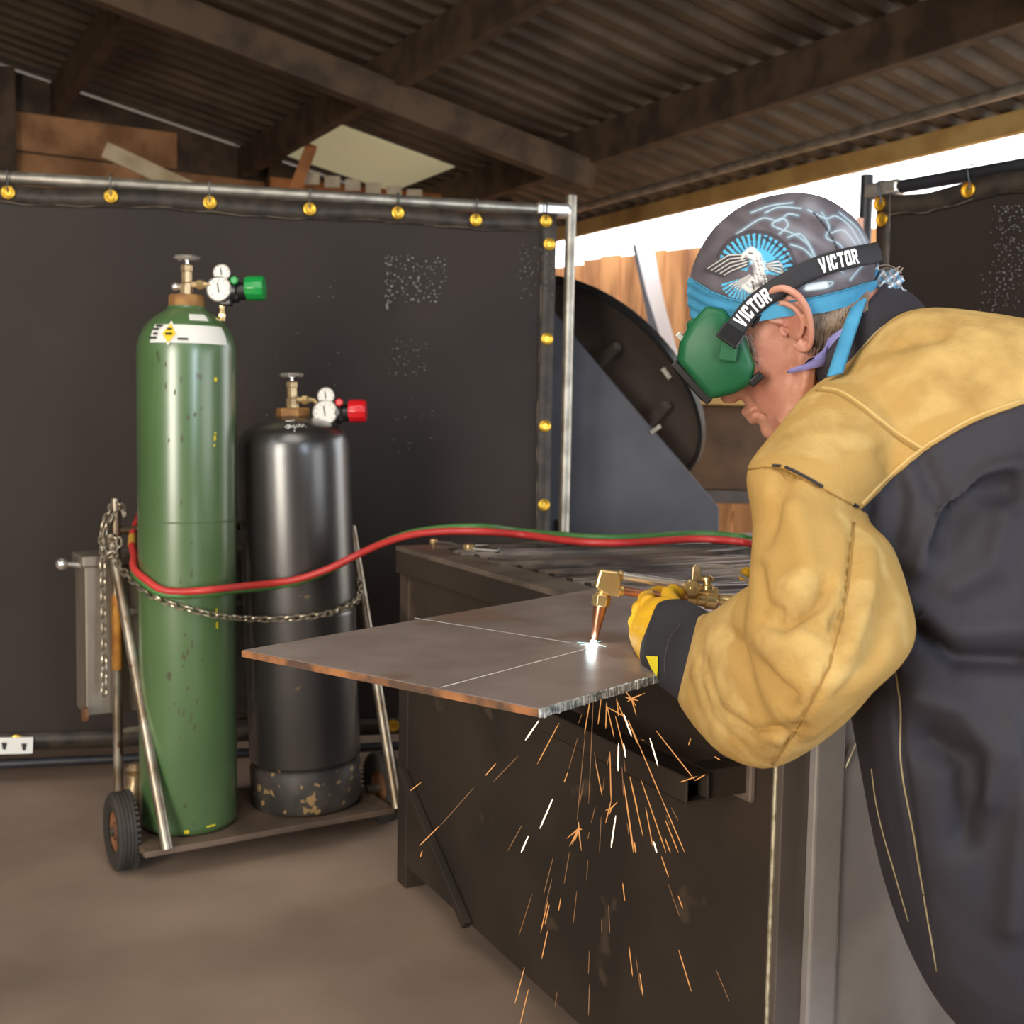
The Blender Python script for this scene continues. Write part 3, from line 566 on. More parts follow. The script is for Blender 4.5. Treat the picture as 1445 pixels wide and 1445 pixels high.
# chains: each link a part
LM = {}
def chain(label, pts, pitch, wire):
    path = clear(spline(pts, 14), .0085); r = thing('chain', path[0], label, 'chain')
    d = [0]
    for a, c in zip(path, path[1:]): d.append(d[-1] + np.linalg.norm(c - a))
    n = int(d[-1] / pitch); d = np.array(d); pa = np.array(path)
    def at(s): return A(*[np.interp(s, d, pa[:, j]) for j in range(3)])
    key = (pitch, wire)
    for i in range(n):
        c = at((i + .5) * pitch); t = unit(at((i + 1) * pitch) - at(i * pitch))
        if key not in LM:
            m = MB(); hl = pitch * .62 - wire; hw = pitch * .36; pts_ = []
            for q in range(16): a = 2 * math.pi * q / 16; pts_.append(A(hw * math.cos(a), 0, hw * math.sin(a) + (hl - hw * .6) * (1 if math.sin(a) > 0 else -1) * min(1, abs(math.sin(a)) * 2)))
            pts_.append(pts_[0]); pts_.append(pts_[1]); m.tube(pts_[:-1], wire, 6, cap=False); o = part(m, 'link', M['chain'], None); o.parent = r; LM[key] = o
        else: o = LM[key].copy(); COL.objects.link(o); o.parent = r
        qz = Vector(t).to_track_quat('Z', 'X'); o.rotation_mode = 'QUATERNION'
        from mathutils import Quaternion
        o.rotation_quaternion = qz @ Quaternion((0, 0, 1), math.radians(45 if i % 2 else -45)); o.location = tuple(c - path[0])
    return r
chain('steel chain slung across the front of both gas cylinders', [P(160, 768, 3.03), P(166, 795, 2.96), P(184, 816, 2.92), P(205, 832, 2.885), P(240, 850, 2.865), P(275, 862, 2.86), P(312, 870, 2.885), P(345, 873, 2.96), P(385, 874, 3.0), P(430, 871, 3.015), P(470, 864, 3.05), P(497, 851, 3.13), P(508, 834, 3.24), P(505, 815, 3.32)], .0205, .0027)
chain('steel chain hanging straight down in front of the grey toolbox', [P(165, 722, 3.05), P(152, 735, 3.03), P(146, 765, 3.03), P(145, 800, 3.03), P(146, 870, 3.03), P(147, 930, 3.03), P(147, 985, 3.03)], .0205, .0027)
chain('steel chain bunched around the top of the left cart post', [P(176, 730, 3.02), P(172, 716, 3.03), P(160, 712, 3.05), P(149, 735, 3.02), P(143, 760, 3.02), P(150, 785, 3.0), P(162, 775, 3.0), P(168, 764, 3.0), P(158, 762, 3.01), P(150, 772, 3.03)], .0205, .0027)

# twin hose
hz = .861
def hose_pts(dy, dd):
    a = [(232, 700, 3.22), (205, 716, 3.2), (192, 738, 3.12), (186, 765, 3.03), (193, 795, 2.94), (208, 817, 2.875), (228, 831, 2.858), (255, 835, 2.85), (300, 832, 2.85), (345, 827, 2.93), (385, 823, 2.99), (425, 816, 3.0), (465, 802, 3.0), (500, 785, 3.0), (540, 767, 2.97), (580, 755, 2.93), (625, 750, 2.90), (680, 750, 2.88)]
    return [P(x, y + dy, d + dd) for x, y, d in a]
hr = thing('twin_gas_hose', Zp(800, 765, .85), 'red and green twin gas hose looping from the cylinders across the table', 'hose')
tailr = [Zp(740, 755, hz), Zp(800, 763, hz), Zp(860, 766.5, hz), Zp(920, 764, hz), Zp(980, 760.5, hz), Zp(1030, 763, hz), Zp(1068, 769, hz), P(1120, 785, 2.2), P(1180, 840, 1.8), P(1190, 878, 1.66), P(1150, 876, 1.6)]
tailg = [Zp(740, 750.5, hz), Zp(800, 756, hz), Zp(860, 759, hz), Zp(920, 757, hz), Zp(980, 753.5, hz), Zp(1030, 756, hz), Zp(1068, 762, hz), P(1120, 775, 2.25), P(1185, 830, 1.83), P(1195, 865, 1.68), P(1150, 864, 1.62)]
b = MB(); b.tube(clear(spline(hose_pts(0, 0) + tailr, 8), .011), .0092, 14); hh = part(b, 'red_hose', M['redhose'], hr); hh['label'] = 'red rubber hose'
hg = hose_pts(0, 0)
for i in range(len(hg)):
    t = i / (len(hg) - 1); hg[i] = hg[i] + A(0, .013, -.010 + .020 * max(0, (t - .6) / .4))
b = MB(); b.tube(clear(spline(hg + tailg, 8), .010), .0088, 14); hh = part(b, 'green_hose', M['greenhose'], hr); hh['label'] = 'green rubber hose'
b = MB(); b.tube([P(186.5, 757, 3.05), P(186, 769, 3.018)], .0105, 14); part(b, 'yellow_tape', mat('hose_tape', (196, 150, 60), .5), hr)

# ------------------------------------------------------------ cutting table
TZ = .838
TF = Zp(568, 767, .845)[:2]; TN = Zp(1105, 913, .845)[:2]; tr = unit(TN - TF); tl = np.linalg.norm(TN - TF); ts = A(-tr[1], tr[0]); ts = ts if ts[0] > 0 else -ts
TW = 1.1
def TT(a, s_, z): q = TF + tr * a + ts * s_; return A(q[0], q[1], z)
T3 = (A(tr[0], tr[1], 0), A(ts[0], ts[1], 0), A(0, 0, 1))
tab = thing('cutting_table', TT(tl / 2, TW / 2, 0), 'dark rusty steel cutting table with slatted top', 'table')
b = MB(); b.box(TT(tl / 2, .006, .44), (tl / 2 - .01, .006, .385), T3); part(b, 'side_panel', M['table'], tab, smooth=False, bevel=.003)
b = MB(); b.box(TT(.006, TW / 2, .44), (.006, TW / 2 - .01, .385), T3); part(b, 'back_panel', M['table'], tab, smooth=False, bevel=.003)
b = MB(); b.box(TT(tl / 2, TW - .006, .44), (tl / 2 - .01, .006, .385), T3); part(b, 'side_panel', M['table'], tab, smooth=False, bevel=.003)
for (a_, s0_, wa, ws) in ((tl / 2, .035, tl / 2 + .02, .045), (tl / 2, TW - .035, tl / 2 + .02, .045)):
    b = MB(); b.box(TT(a_, s0_, TZ - .006), (wa, ws, .006), T3); part(b, 'top_rail', M['rail'], tab, smooth=False, bevel=.002)
    b = MB(); b.box(TT(a_, s0_ - .038 if s0_ < .5 else s0_ + .038, TZ - .035), (wa, .006, .03), T3); part(b, 'rail_flange', M['table'], tab, smooth=False, bevel=.002)
for a_ in (.02, tl - .02):
    b = MB(); b.box(TT(a_, TW / 2, TZ - .03), (.03, TW / 2 - .08, .03), T3); part(b, 'end_rail', M['rail'], tab, smooth=False, bevel=.002)
ns = 27; sl0 = None
for i in range(ns):
    q = TT(.07 + (tl - .14) * i / (ns - 1), TW / 2, TZ - .03)
    if sl0 is None:
        b = MB(); b.box((0, 0, 0), (.006, TW / 2 - .06, .0285)); sl0 = part(b, 'slat', M['slat'], None, smooth=False); sl0.parent = tab; ob = sl0
    else: ob = sl0.copy(); COL.objects.link(ob); ob.parent = tab
    ob.location = tuple(q + A(0, 0, random.uniform(-.004, 0.0)) - A(*tab.location)); ob.rotation_euler = (random.uniform(-.03, .03), random.uniform(-.10, .10), math.atan2(tr[1], tr[0]) + random.uniform(-.02, .02))
for (a_, s_2) in ((-.005, .0), (-.005, TW - .05), (tl - .045, .012), (tl - .045, TW - .05)):
    b = MB(); b.box(TT(a_ + .025, s_2 + .025, .41), (.028, .028, .41), T3); part(b, 'leg', M['table'], tab, smooth=False, bevel=.003)
# slots along the rail
b = MB()
for i in range(18): b.box(TT(.10 + i * (tl - .2) / 17, .085, TZ - .002), (.006, .004, .006), T3)
part(b, 'slat_notch', M['table'], tab, smooth=False)['kind'] = 'stuff'
# front corner: dark recess plate, grey column and panel with weld seams
b = MB(); b.box(TT(tl + .004, .024, .42), (.006, .024, .42), T3); part(b, 'corner_plate', M['lid'], tab, smooth=False, bevel=.002)
fx = lambda x: None
b = MB(); b.box(TT(tl + .012, .074, .40), (.012, .026, .40), T3); part(b, 'front_column', M['greysteel'], tab, smooth=False, bevel=.004)
b = MB(); b.box(TT(tl + .004, .50, .40), (.010, .40, .40), T3); part(b, 'front_panel', M['greysteel'], tab, smooth=False, bevel=.003)
b = MB(); b.tube([TT(tl + .018, .102, 0.02), TT(tl + .018, .102, .66), TT(tl + .018, .125, .70), TT(tl + .018, .18, .71)], .002, 8); part(b, 'weld_seam', M['weld'], tab)
b = MB(); b.tube([TT(tl - .005, .0, .03), TT(tl - .005, .0, .80)], .0035, 8); part(b, 'weld_seam', M['weld'], tab)
b = MB(); b.prism([TT(tl + .03, -.02, .22), TT(tl - .09, -.10, .24), TT(tl - .09, -.10, .19), TT(tl + .03, -.02, .16)], A(0, 0, -.006) + A(ts[0], ts[1], 0) * .012); part(b, 'gusset', M['table'], tab, smooth=False)
b = MB(); b.bar(TT(.03, -.012, .30), TT(.42, -.012, .06), .02, .02); part(b, 'brace_bar', M['table'], tab, smooth=False, bevel=.002)
# square receiver tube on the side panel
def sq_tube(a, c, w_, th):
    b = MB(); a = np.asarray(a); c = np.asarray(c); x, y = frame(c - a); t = unit(c - a); L_ = np.linalg.norm(c - a); m = (a + c) / 2
    for sx, dx, dy in ((x, y, 0), (-x, y, 0), (y, x, 0), (-y, x, 0)): b.box(m + sx * (w_ / 2 - th / 2), (L_ / 2, w_ / 2, th / 2), (t, dx, sx))
    return b
def face_pt(px, py, off):                                         # on a plane parallel to the side panel
    v = ray(px, py); t = ((TF - ts * off - CAM[:2]) @ ts) / (v[:2] @ ts); return CAM + v * t
ra = face_pt(888, 1062, .10); rc = face_pt(985, 1118, .10); rc[2] = ra[2] = (ra[2] + rc[2]) / 2
rt0 = rc - A(tr[0], tr[1], 0) * .42
o = part(sq_tube(rt0, rc, .040, .004), 'receiver_tube', M['table'], tab, smooth=False, bevel=.0015)
b = MB(); b.bar(rc - A(tr[0], tr[1], 0) * .03 + A(ts[0], ts[1], 0) * .02, rc - A(tr[0], tr[1], 0) * .03 + A(ts[0], ts[1], 0) * .10, .045, .042); part(b, 'stub', M['table'], tab, smooth=False, bevel=.003)
b = MB(); b.box(rc - A(tr[0], tr[1], 0) * .03 + A(ts[0], ts[1], 0) * .096, (.034, .006, .034), T3); part(b, 'mount_plate', M['rail'], tab, smooth=False, bevel=.005)

# flint striker on the rail
q = TT(.16, .03, TZ)
r = thing('flint_striker', q, 'small brass and steel flint striker lying on the table rail', 'striker')
sA = Zp(612, 765, TZ + .006); sB = Zp(662, 775, TZ + .006); sC = Zp(704, 778, TZ + .006); sD = Zp(690, 770, TZ + .012)
b = MB(); b.tube(spline([sA, (sA + sB) / 2 + A(0, .004, .004), sB], 5), .004, 8); part(b, 'wire_arm', M['steel'], r)
b = MB(); b.tube([sB, sC], [.006, .004], 8); b.tube([sB + A(0, .0, .008), sD, sC + A(0, 0, .006)], .004, 8); part(b, 'handle', M['steel'], r)
b = MB(); b.lathe([(.012, 0), (.014, .004), (.014, .016), (.010, .018)], sB - A(0, 0, .006), (0, 0, 1), 16); part(b, 'cup', M['brass'], r)
b = MB(); b.lathe([(.008, 0), (.010, .003), (.010, .012), (.006, .014)], sA - A(0, 0, .006), (0, 0, 1), 12); part(b, 'flint_holder', M['brass'], r)

# ------------------------------------------------------------ steel plate
PT = .85; pl = Zp(342, 917, PT); pf = Zp(760, 1000, PT); pb = Zp(875, 824, PT); pr = pf + (pb - pl)
plr = thing('steel_plate', (pl + pf + pb + pr) / 4 - A(0, 0, .009), 'flat brown steel plate with chalk lines overhanging the cutting table', 'steel plate')
b = MB(); b.prism([pl, pf, pr, pb], (0, 0, -.009)); part(b, 'plate', M['plate'], plr, smooth=False, bevel=.0012)
b = MB(); dn = unit(np.cross(pf - pl, A(0, 0, 1))); dn = dn if dn[1] < 0 else -dn
b.prism([pl - A(0, 0, .0006), pf - A(0, 0, .0006), pf - A(0, 0, .0088), pl - A(0, 0, .0088)], dn * .0012); part(b, 'rusty_edge', M['rustedge'], plr, smooth=False)
dq = unit(np.cross(pr - pf, A(0, 0, 1))); dq = dq if dq[1] < 0 else -dq
b = MB(); Lc = np.linalg.norm(pr - pf); n = 170; tt = unit(pr - pf)
for i in range(n):
    s_ = Lc * (i + .5) / n; hgt = random.uniform(.0042, .0052)
    b.box(pf + tt * s_ - A(0, 0, .0052 + random.uniform(-.0004, .0004)) + dq * random.uniform(.0, .0016), (Lc / n * random.uniform(.25, .45), .0022, hgt), (unit(tt + A(0, 0, .16)), dq, unit(A(0, 0, 1) - tt * .16)))
o = part(b, 'cut_edge', M['cutedge'], plr, smooth=False, bevel=.0005); o['label'] = 'bright rippled torch-cut edge'
for (a_, c_) in (((585, 872), (806, 907)), ((622, 970), (832, 914))):
    b = MB(); A_ = Zp(*a_, PT + .0004); C_ = Zp(*c_, PT + .0004); sd_ = unit(np.cross(C_ - A_, A(0, 0, 1))); nn = 26; vv = []
    for i in range(nn + 1):
        t = i / nn; c0 = A_ + (C_ - A_) * t; wv = .0014 * random.uniform(.6, 1.1); vv += [c0 + sd_ * wv, c0 - sd_ * wv]
    b.add(vv, [(2 * i, 2 * i + 1, 2 * i + 3, 2 * i + 2) for i in range(nn)]); part(b, 'chalk_line', M['chalk'], plr, smooth=False)

# ------------------------------------------------------------ cutting torch
TD = 1.572
def T(x, y, d=TD): return P(x, y, d)
tip = T(838, 906)
tor = thing('cutting_torch', tip, 'brass hand cutting torch with two tubes and copper tip', 'torch')
ta = unit(T(851, 832) - tip)
m1 = TD / FPX
b = MB(); b.tube([tip, tip + ta * 6 * m1, tip + ta * 30 * m1, tip + ta * 46 * m1, tip + ta * 54 * m1], [3.2 * m1, 5 * m1, 7.5 * m1, 9.5 * m1, 9.5 * m1], 24); part(b, 'tip', M['copper'], tor)
nb = tip + ta * 50 * m1
b = MB(); b.lathe([(9 * m1, 0), (13 * m1, 2 * m1), (13.5 * m1, 6 * m1), (13.5 * m1, 15 * m1), (12 * m1, 18 * m1), (9 * m1, 19 * m1)], nb, ta, 6); part(b, 'tip_nut', M['brass'], tor, angle=25, bevel=.0008)
b = MB(); b.lathe([(9 * m1, 17 * m1), (10 * m1, 20 * m1), (7.5 * m1, 26 * m1), (10 * m1, 30 * m1), (10 * m1, 40 * m1)], nb, ta, 20); part(b, 'neck', M['brass'], tor)
def TP(x, y, off): return T(x, y) + FWD * off
hp = [(839, 829), (846, 803), (872, 806), (876, 812), (874, 828), (878, 832), (873, 842), (858, 840)]
b = MB(); b.prism([TP(x, y, -.012) for x, y in hp], FWD * .024); part(b, 'head', M['brass'], tor, smooth=False, bevel=.003)
u0, u1 = T(872, 812), T(976, 827); l0, l1 = T(874, 833), T(978, 848)
for nm, a_, c_ in (('oxygen_tube', u0, u1), ('mixed_gas_tube', l0, l1)):
    b = MB(); b.tube([a_, c_], 6.2 * m1, 16); part(b, nm, M['chrome'] if nm[0] == 'o' else M['copper'], tor)
    b = MB(); tdir = unit(c_ - a_); b.lathe([(6.4 * m1, -1 * m1), (8.6 * m1, 0), (8.6 * m1, 5 * m1), (6.4 * m1, 7 * m1)], a_, tdir, 16); part(b, 'ferrule', M['brass'], tor)
b = MB(); v0 = T(966, 842); v1 = T(1018, 850); vd = unit(v1 - v0); b.lathe([(8 * m1, 0), (12 * m1, 3 * m1), (12 * m1, 16 * m1), (10 * m1, 18 * m1), (10 * m1, 28 * m1), (12.5 * m1, 30 * m1), (12.5 * m1, 44 * m1), (9 * m1, 48 * m1)], v0, vd, 24); part(b, 'valve_body', M['brass'], tor)
b = MB(); b.tube([T(972, 830), T(1012, 838)], 8 * m1, 16); part(b, 'upper_body', M['brass'], tor)
b = MB(); kc = T(976, 830, TD - .014); b.lathe([(3 * m1, -.012), (11 * m1, -.010), (12.5 * m1, -.006), (12.5 * m1, .004), (10 * m1, .007), (3.5 * m1, .007), (3 * m1, .0095)], kc, -FWD, 24, rfun=lambda k_: 1 if k_ % 3 else .93); part(b, 'preheat_knob', M['brass'], tor)
b = MB(); b.lathe([(7 * m1, 0), (9.5 * m1, 2 * m1), (9.5 * m1, 7 * m1), (6 * m1, 9 * m1), (6 * m1, 14 * m1), (9 * m1, 15 * m1), (9 * m1, 19 * m1), (4 * m1, 22 * m1)], T(998, 834), UP, 20); part(b, 'lever_valve', M['brass'], tor)
b = MB(); b.prism([TP(976, 818, -.004), TP(977, 800, -.004), TP(982, 795, -.004), TP(988, 797, -.004), TP(988, 805, -.004), TP(992, 822, -.004)], FWD * .008); part(b, 'lever_bracket', M['oldbrass'], tor, smooth=False, bevel=.001)
b = MB(); lp = spline([T(981, 797), T(1005, 798), T(1032, 801), T(1050, 815), T(1080, 826), T(1130, 838)], 5)
for i in range(len(lp) - 1): b.bar(lp[i], lp[i + 1], .012, .004, UP)
part(b, 'lever', M['chrome'], tor, smooth=False)
b = MB(); b.tube([T(1014, 846), T(1024, 848), T(1026, 848), T(1150, 868, 1.6)], [8 * m1, 8 * m1, 9.5 * m1, 10 * m1], 20); part(b, 'handle', M['brass'], tor)
for zz in (0, .02): pass
# flame
fm = thing('cutting_flame', tip - A(0, 0, .004), 'small white and cyan flame where torch tip meets plate', 'flame')
b = MB(); b.lathe([(.0001, .006), (.0035, .004), (.0045, -.001), (.006, -.0035), (.0035, -.0052)], tip, ta, 20); part(b, 'core', M['flame'], fm)
b = MB()
for a_ in range(14):
    ang = a_ * math.pi / 7 + random.uniform(-.15, .15); ln_ = random.uniform(.008, .014) if a_ % 2 else random.uniform(.016, .026); dd = A(math.cos(ang), math.sin(ang), .05); c0 = tip - ta * .003
    b.tube([c0, c0 + dd * ln_ * .5, c0 + dd * ln_], [.0014, .0006, .0001], 5)
part(b, 'flare', M['cyan'], fm)
l = bpy.data.lights.new('flame_light', 'POINT'); l.energy = .05; l.color = (.75, .95, 1); l.shadow_soft_size = .006
o = bpy.data.objects.new('flame_light', l); COL.objects.link(o); o.location = tuple(tip + A(-.004, -.010, .005))

# ------------------------------------------------------------ the man
def remesh(parts, voxel, it=6):
    v = []; f = []
    for b in parts:
        n = len(v); v += b.v; f += [tuple(i + n for i in q) for q in b.f]
    me = bpy.data.meshes.new('tmp'); me.from_pydata(v, [], f); me.update()
    o = bpy.data.objects.new('tmp', me); COL.objects.link(o)
    m = o.modifiers.new('r', 'REMESH'); m.mode = 'VOXEL'; m.voxel_size = voxel
    if it: s = o.modifiers.new('s', 'SMOOTH'); s.factor = .5; s.iterations = it
    dg = bpy.context.evaluated_depsgraph_get(); ev = o.evaluated_get(dg); r = bpy.data.meshes.new_from_object(ev)
    r.calc_loop_triangles(); V = np.empty(len(r.vertices) * 3); r.vertices.foreach_get('co', V); T_ = np.empty(len(r.loop_triangles) * 3, int); r.loop_triangles.foreach_get('vertices', T_)
    bpy.data.objects.remove(o); bpy.data.meshes.remove(me); bpy.data.meshes.remove(r)
    return V.reshape(-1, 3), T_.reshape(-1, 3)
def vnorm(V, F):
    n = np.cross(V[F[:, 1]] - V[F[:, 0]], V[F[:, 2]] - V[F[:, 0]]); N = np.zeros_like(V)
    for k in range(3): np.add.at(N, F[:, k], n)
    return N / (np.linalg.norm(N, axis=1)[:, None] + 1e-12)
def clip(V, F, sd):
    """cut a triangle mesh along sd = 0; returns the two sides"""
    out = []
    for sg in (1, -1):
        d = sd * sg; nv = list(map(tuple, V)); cache = {}; faces = []
        ins = d > 0; cnt = ins[F].sum(1)
        faces += [tuple(t) for t in F[cnt == 3]]
        def cut(a, c):
            k = (min(a, c), max(a, c))
            if k not in cache:
                t = d[a] / (d[a] - d[c]); nv.append(tuple(V[a] + (V[c] - V[a]) * t)); cache[k] = len(nv) - 1
            return cache[k]
        for t in F[(cnt == 1) | (cnt == 2)]:
            poly = []
            for i in range(3):
                a, c = t[i], t[(i + 1) % 3]
                if ins[a]: poly.append(a)
                if ins[a] != ins[c]: poly.append(cut(a, c))
            faces.append(tuple(poly))
        nv = np.array(nv); used = np.unique(np.concatenate([np.array(q) for q in faces])) if faces else np.array([], int)
        mp = -np.ones(len(nv), int); mp[used] = np.arange(len(used)); out.append((nv[used], [tuple(mp[i] for i in q) for q in faces]))
    return out
def tri(f): return np.array([(q[0], q[i], q[i + 1]) for q in f for i in range(1, len(q) - 1)])
def pdist(px, py, line):
    best = np.full(px.shape, 1e9)
    for (x0, y0), (x1, y1) in zip(line, line[1:]):
        dx, dy = x1 - x0, y1 - y0; t = np.clip(((px - x0) * dx + (py - y0) * dy) / (dx * dx + dy * dy + 1e-9), 0, 1)
        best = np.minimum(best, np.hypot(px - x0 - t * dx, py - y0 - t * dy))
    return best
def dent(V, F, folds):
    for line, rad, dep in folds:
        N = vnorm(V, F); px, py, _ = proj(V); q = V - CAM; q /= np.linalg.norm(q, axis=1)[:, None]; fac = np.clip(-(N * q).sum(1) * 1.6, 0, 1)
        V = V - N * (dep * np.exp(-(pdist(px, py, line) / rad) ** 2) * fac)[:, None]
    return V
def ring(pa, pb, d, th, n=36, ex=2.0):
    a = P(*pa, d); c = P(*pb, d); m = (a + c) / 2; u = (a - c) / 2; wv = unit(ray((pa[0] + pb[0]) / 2, (pa[1] + pb[1]) / 2)) * th; out = []
    for k_ in range(n):
        t = 2 * math.pi * k_ / n; cs, sn_ = math.cos(t), math.sin(t); out.append(m + u * math.copysign(abs(cs) ** (2 / ex), cs) + wv * math.copysign(abs(sn_) ** (2 / ex), sn_))
    return out
def loft(rs, sub=5, ex=2.0):
    q = [[np.array([r[0][0], r[0][1], r[1][0], r[1][1], r[2], r[3]])][0] for r in rs]; q = spline(q, sub)
    return MB().rings([ring((a[0], a[1]), (a[2], a[3]), a[4], max(.004, a[5]), ex=ex) for a in q])
def bvh(V, F): return BVHTree.FromPolygons([Vector(p) for p in V], [tuple(int(i) for i in t) for t in F])
def hit(t, x, y, off=.0, fallback=None):
    r = unit(ray(x, y)); h = t.ray_cast(Vector(CAM), Vector(r))
    if h[0] is None: return None
    return np.array(h[0]) + np.array(h[1]) * off * (1 if np.array(h[1]) @ r < 0 else -1)
def line_on(t, pts, off, n=6):
    out = [hit(t, p[0], p[1], off) for p in spline([A(*p) for p in pts], n)]; return [p for p in out if p is not None]
def patch(t, poly, off, step=4):
    """a flat piece of cloth or print lying on a surface, outline in view directions"""
    xs = [p[0] for p in poly]; ys = [p[1] for p in poly]; pts = []; X = np.array(poly, float)
    from mathutils.geometry import delaunay_2d_cdt
    cp = [Vector(p) for p in poly]; ed = [(i, (i + 1) % len(poly)) for i in range(len(poly))]
    def inside(x, y):
        c = False
        for (x0, y0), (x1, y1) in zip(poly, poly[1:] + poly[:1]):
            if (y0 > y) != (y1 > y) and x < (x1 - x0) * (y - y0) / (y1 - y0) + x0: c = not c
        return c
    gx = np.arange(min(xs) + step / 2, max(xs), step); gy = np.arange(min(ys) + step / 2, max(ys), step)
    cp += [Vector((x, y)) for x in gx for y in gy if inside(x, y)]
    r = delaunay_2d_cdt(cp, ed, [list(range(len(poly)))], 1, 1e-4); vs = [hit(t, v.x, v.y, off) for v in r[0]]
    good = [v for v in vs if v is not None]
    if not good: return MB()
    vs = [v if v is not None else good[0] for v in vs]; b = MB(); b.add(vs, [tuple(q) for q in r[2]]); return b

man = thing('person', (.95, 1.35, 0), 'man bending forward in tan leather jacket, blue bandana and green goggles, cutting steel', 'person')
# ---- head frame: forward, left, up
HO = P(1105, 455, 1.40); Aimg = -.74 * RT - .67 * UP; HU = unit(-.67 * RT + .74 * UP); HF = unit(math.cos(.26) * Aimg + math.sin(.26) * FWD); HL = unit(np.cross(HU, HF))
def H(f, l, u): return HO + HF * f + HL * l + HU * u
HX = (HF, HL, HU)
def hring(u, fr, bk, wd, tw=0, n=32, ex=2.15):
    c = (fr + bk) / 2; a = (fr - bk) / 2; out = []
    for k_ in range(n):
        t = 2 * math.pi * k_ / n; cs, sn_ = math.cos(t), math.sin(t)
        nar = 1 - .18 * max(0, cs)
        out.append(H(c + a * math.copysign(abs(cs) ** (2 / ex), cs), wd * nar * math.copysign(abs(sn_) ** (2 / ex), sn_), u))
    return out
hr_ = [(-.108, .082, .012, .024), (-.100, .095, .002, .036), (-.086, .101, -.012, .046), (-.066, .101, -.03, .056), (-.045, .098, -.06, .062), (-.02, .096, -.09, .066), (.0, .092, -.112, .069), (.03, .086, -.126, .072), (.06, .080, -.128, .074), (.09, .058, -.112, .066), (.115, .028, -.082, .048), (.128, .0, -.05, .025)]
hq = spline([A(*r_) for r_ in hr_], 4); hb_ = MB().rings([hring(*q) for q in hq])
nk = MB(); nk.tube(spline([H(-.045, 0, .02), H(-.045, 0, -.04), H(-.05, 0, -.10), H(-.07, 0, -.17)], 5), [.058 + .008 * (i / 15) for i in range(16)], 24)
fe = []
b = MB(); b.ball(H(.097, 0, -.022), (.020, .014, .014), HX); fe.append(b)              # nose tip
b = MB(); b.tube([H(.088, 0, .02), H(.099, 0, -.018)], [.008, .012], 12); fe.append(b)
for sgn in (1, -1):
    b = MB(); b.ball(H(.090, .012 * sgn, -.026), (.009, .007, .007), HX); fe.append(b)
    b = MB(); b.ball(H(.068, .042 * sgn, -.012), (.022, .020, .016), HX); fe.append(b)    # cheekbone
    b = MB(); b.ball(H(.080, .030 * sgn, .040), (.010, .020, .007), HX); fe.append(b)     # brow
    b = MB(); b.tube([H(.0, .060 * sgn, -.035), H(.03, .057 * sgn, -.066), H(.075, .036 * sgn, -.09)], [.014, .014, .015], 12); fe.append(b)   # jaw line
b = MB(); b.tube([H(.094, .024, -.054), H(.104, 0, -.052), H(.094, -.024, -.054)], [.004, .0065, .004], 10); fe.append(b)
b = MB(); b.tube([H(.093, .022, -.062), H(.104, 0, -.064), H(.093, -.022, -.062)], [.004, .007, .004], 10); fe.append(b)
b = MB(); b.ball(H(.094, 0, -.088), (.014, .018, .014), HX); fe.append(b)
HV, HFc = remesh([hb_, nk] + fe, .0028, 5)
HV = dent(HV, HFc, [([(1055, 560), (1068, 582), (1078, 596)], 5, .003), ([(1064, 583), (1080, 588)], 2.5, .003), ([(1118, 520), (1125, 545), (1118, 570)], 10, .003), ([(1050, 548), (1060, 570)], 3, .002), ([(1140, 505), (1125, 540)], 7, .002), ([(1150, 520), (1140, 560)], 7, .002)])
hbv = bvh(HV, HFc)
# ears
def ear(sgn):
    ep = []; C0 = (-.006, .070 * sgn, .0)
    def E_(f, u, o=0): return H(C0[0] + f, C0[1] + sgn * (.004 + max(0, (.016 - f)) * .62 + o), C0[2] + u)
    b = MB(); hp_ = spline([E_(.006, .002, -.002), E_(.014, .012), E_(.0155, .024), E_(.008, .035), E_(-.006, .038), E_(-.018, .031), E_(-.0235, .015), E_(-.021, -.003), E_(-.013, -.019), E_(-.004, -.031), E_(.006, -.038), E_(.013, -.034), E_(.0145, -.024)], 4)
    b.tube(hp_, [.0030 + .0014 * math.sin(math.pi * i / (len(hp_) - 1)) for i in range(len(hp_))], 10); ep.append(b)
    b = MB(); b.tube(spline([E_(.002, .026, -.002), E_(-.008, .018, -.001), E_(-.0125, .004, -.001), E_(-.010, -.009, -.001), E_(-.002, -.018, -.001), E_(.006, -.021, -.001)], 4), .0036, 8); ep.append(b)
    b = MB(); b.ball(E_(.0150, -.006, -.001), (.0035, .003, .007), HX, 12); ep.append(b)
    b = MB(); b.ball(E_(.007, -.031, -.001), (.0065, .0032, .008), HX, 12); ep.append(b)
    bf = unit(HF * 1 - HL * sgn * .62); bl = unit(np.cross(HU, bf)); b = MB(); b.ball(E_(-.003, .002, -.009), (.0215, .0035, .036), (bf, bl, HU), 20); ep.append(b)
    b = MB(); b.tube([H(C0[0] + .004, C0[1] - .012 * sgn, .01), E_(-.002, .006, -.010)], .014, 12); ep.append(b)
    return remesh(ep, .0015, 3)
parts_v = [HV]; parts_f = [HFc]; nof = len(HV)
for sgn in (1, -1):
    ev_, ef_ = ear(sgn); parts_v.append(ev_); parts_f.append(ef_ + nof); nof += len(ev_)
mk('body', np.vstack(parts_v), np.vstack(parts_f), M['skin'], man, angle=180)
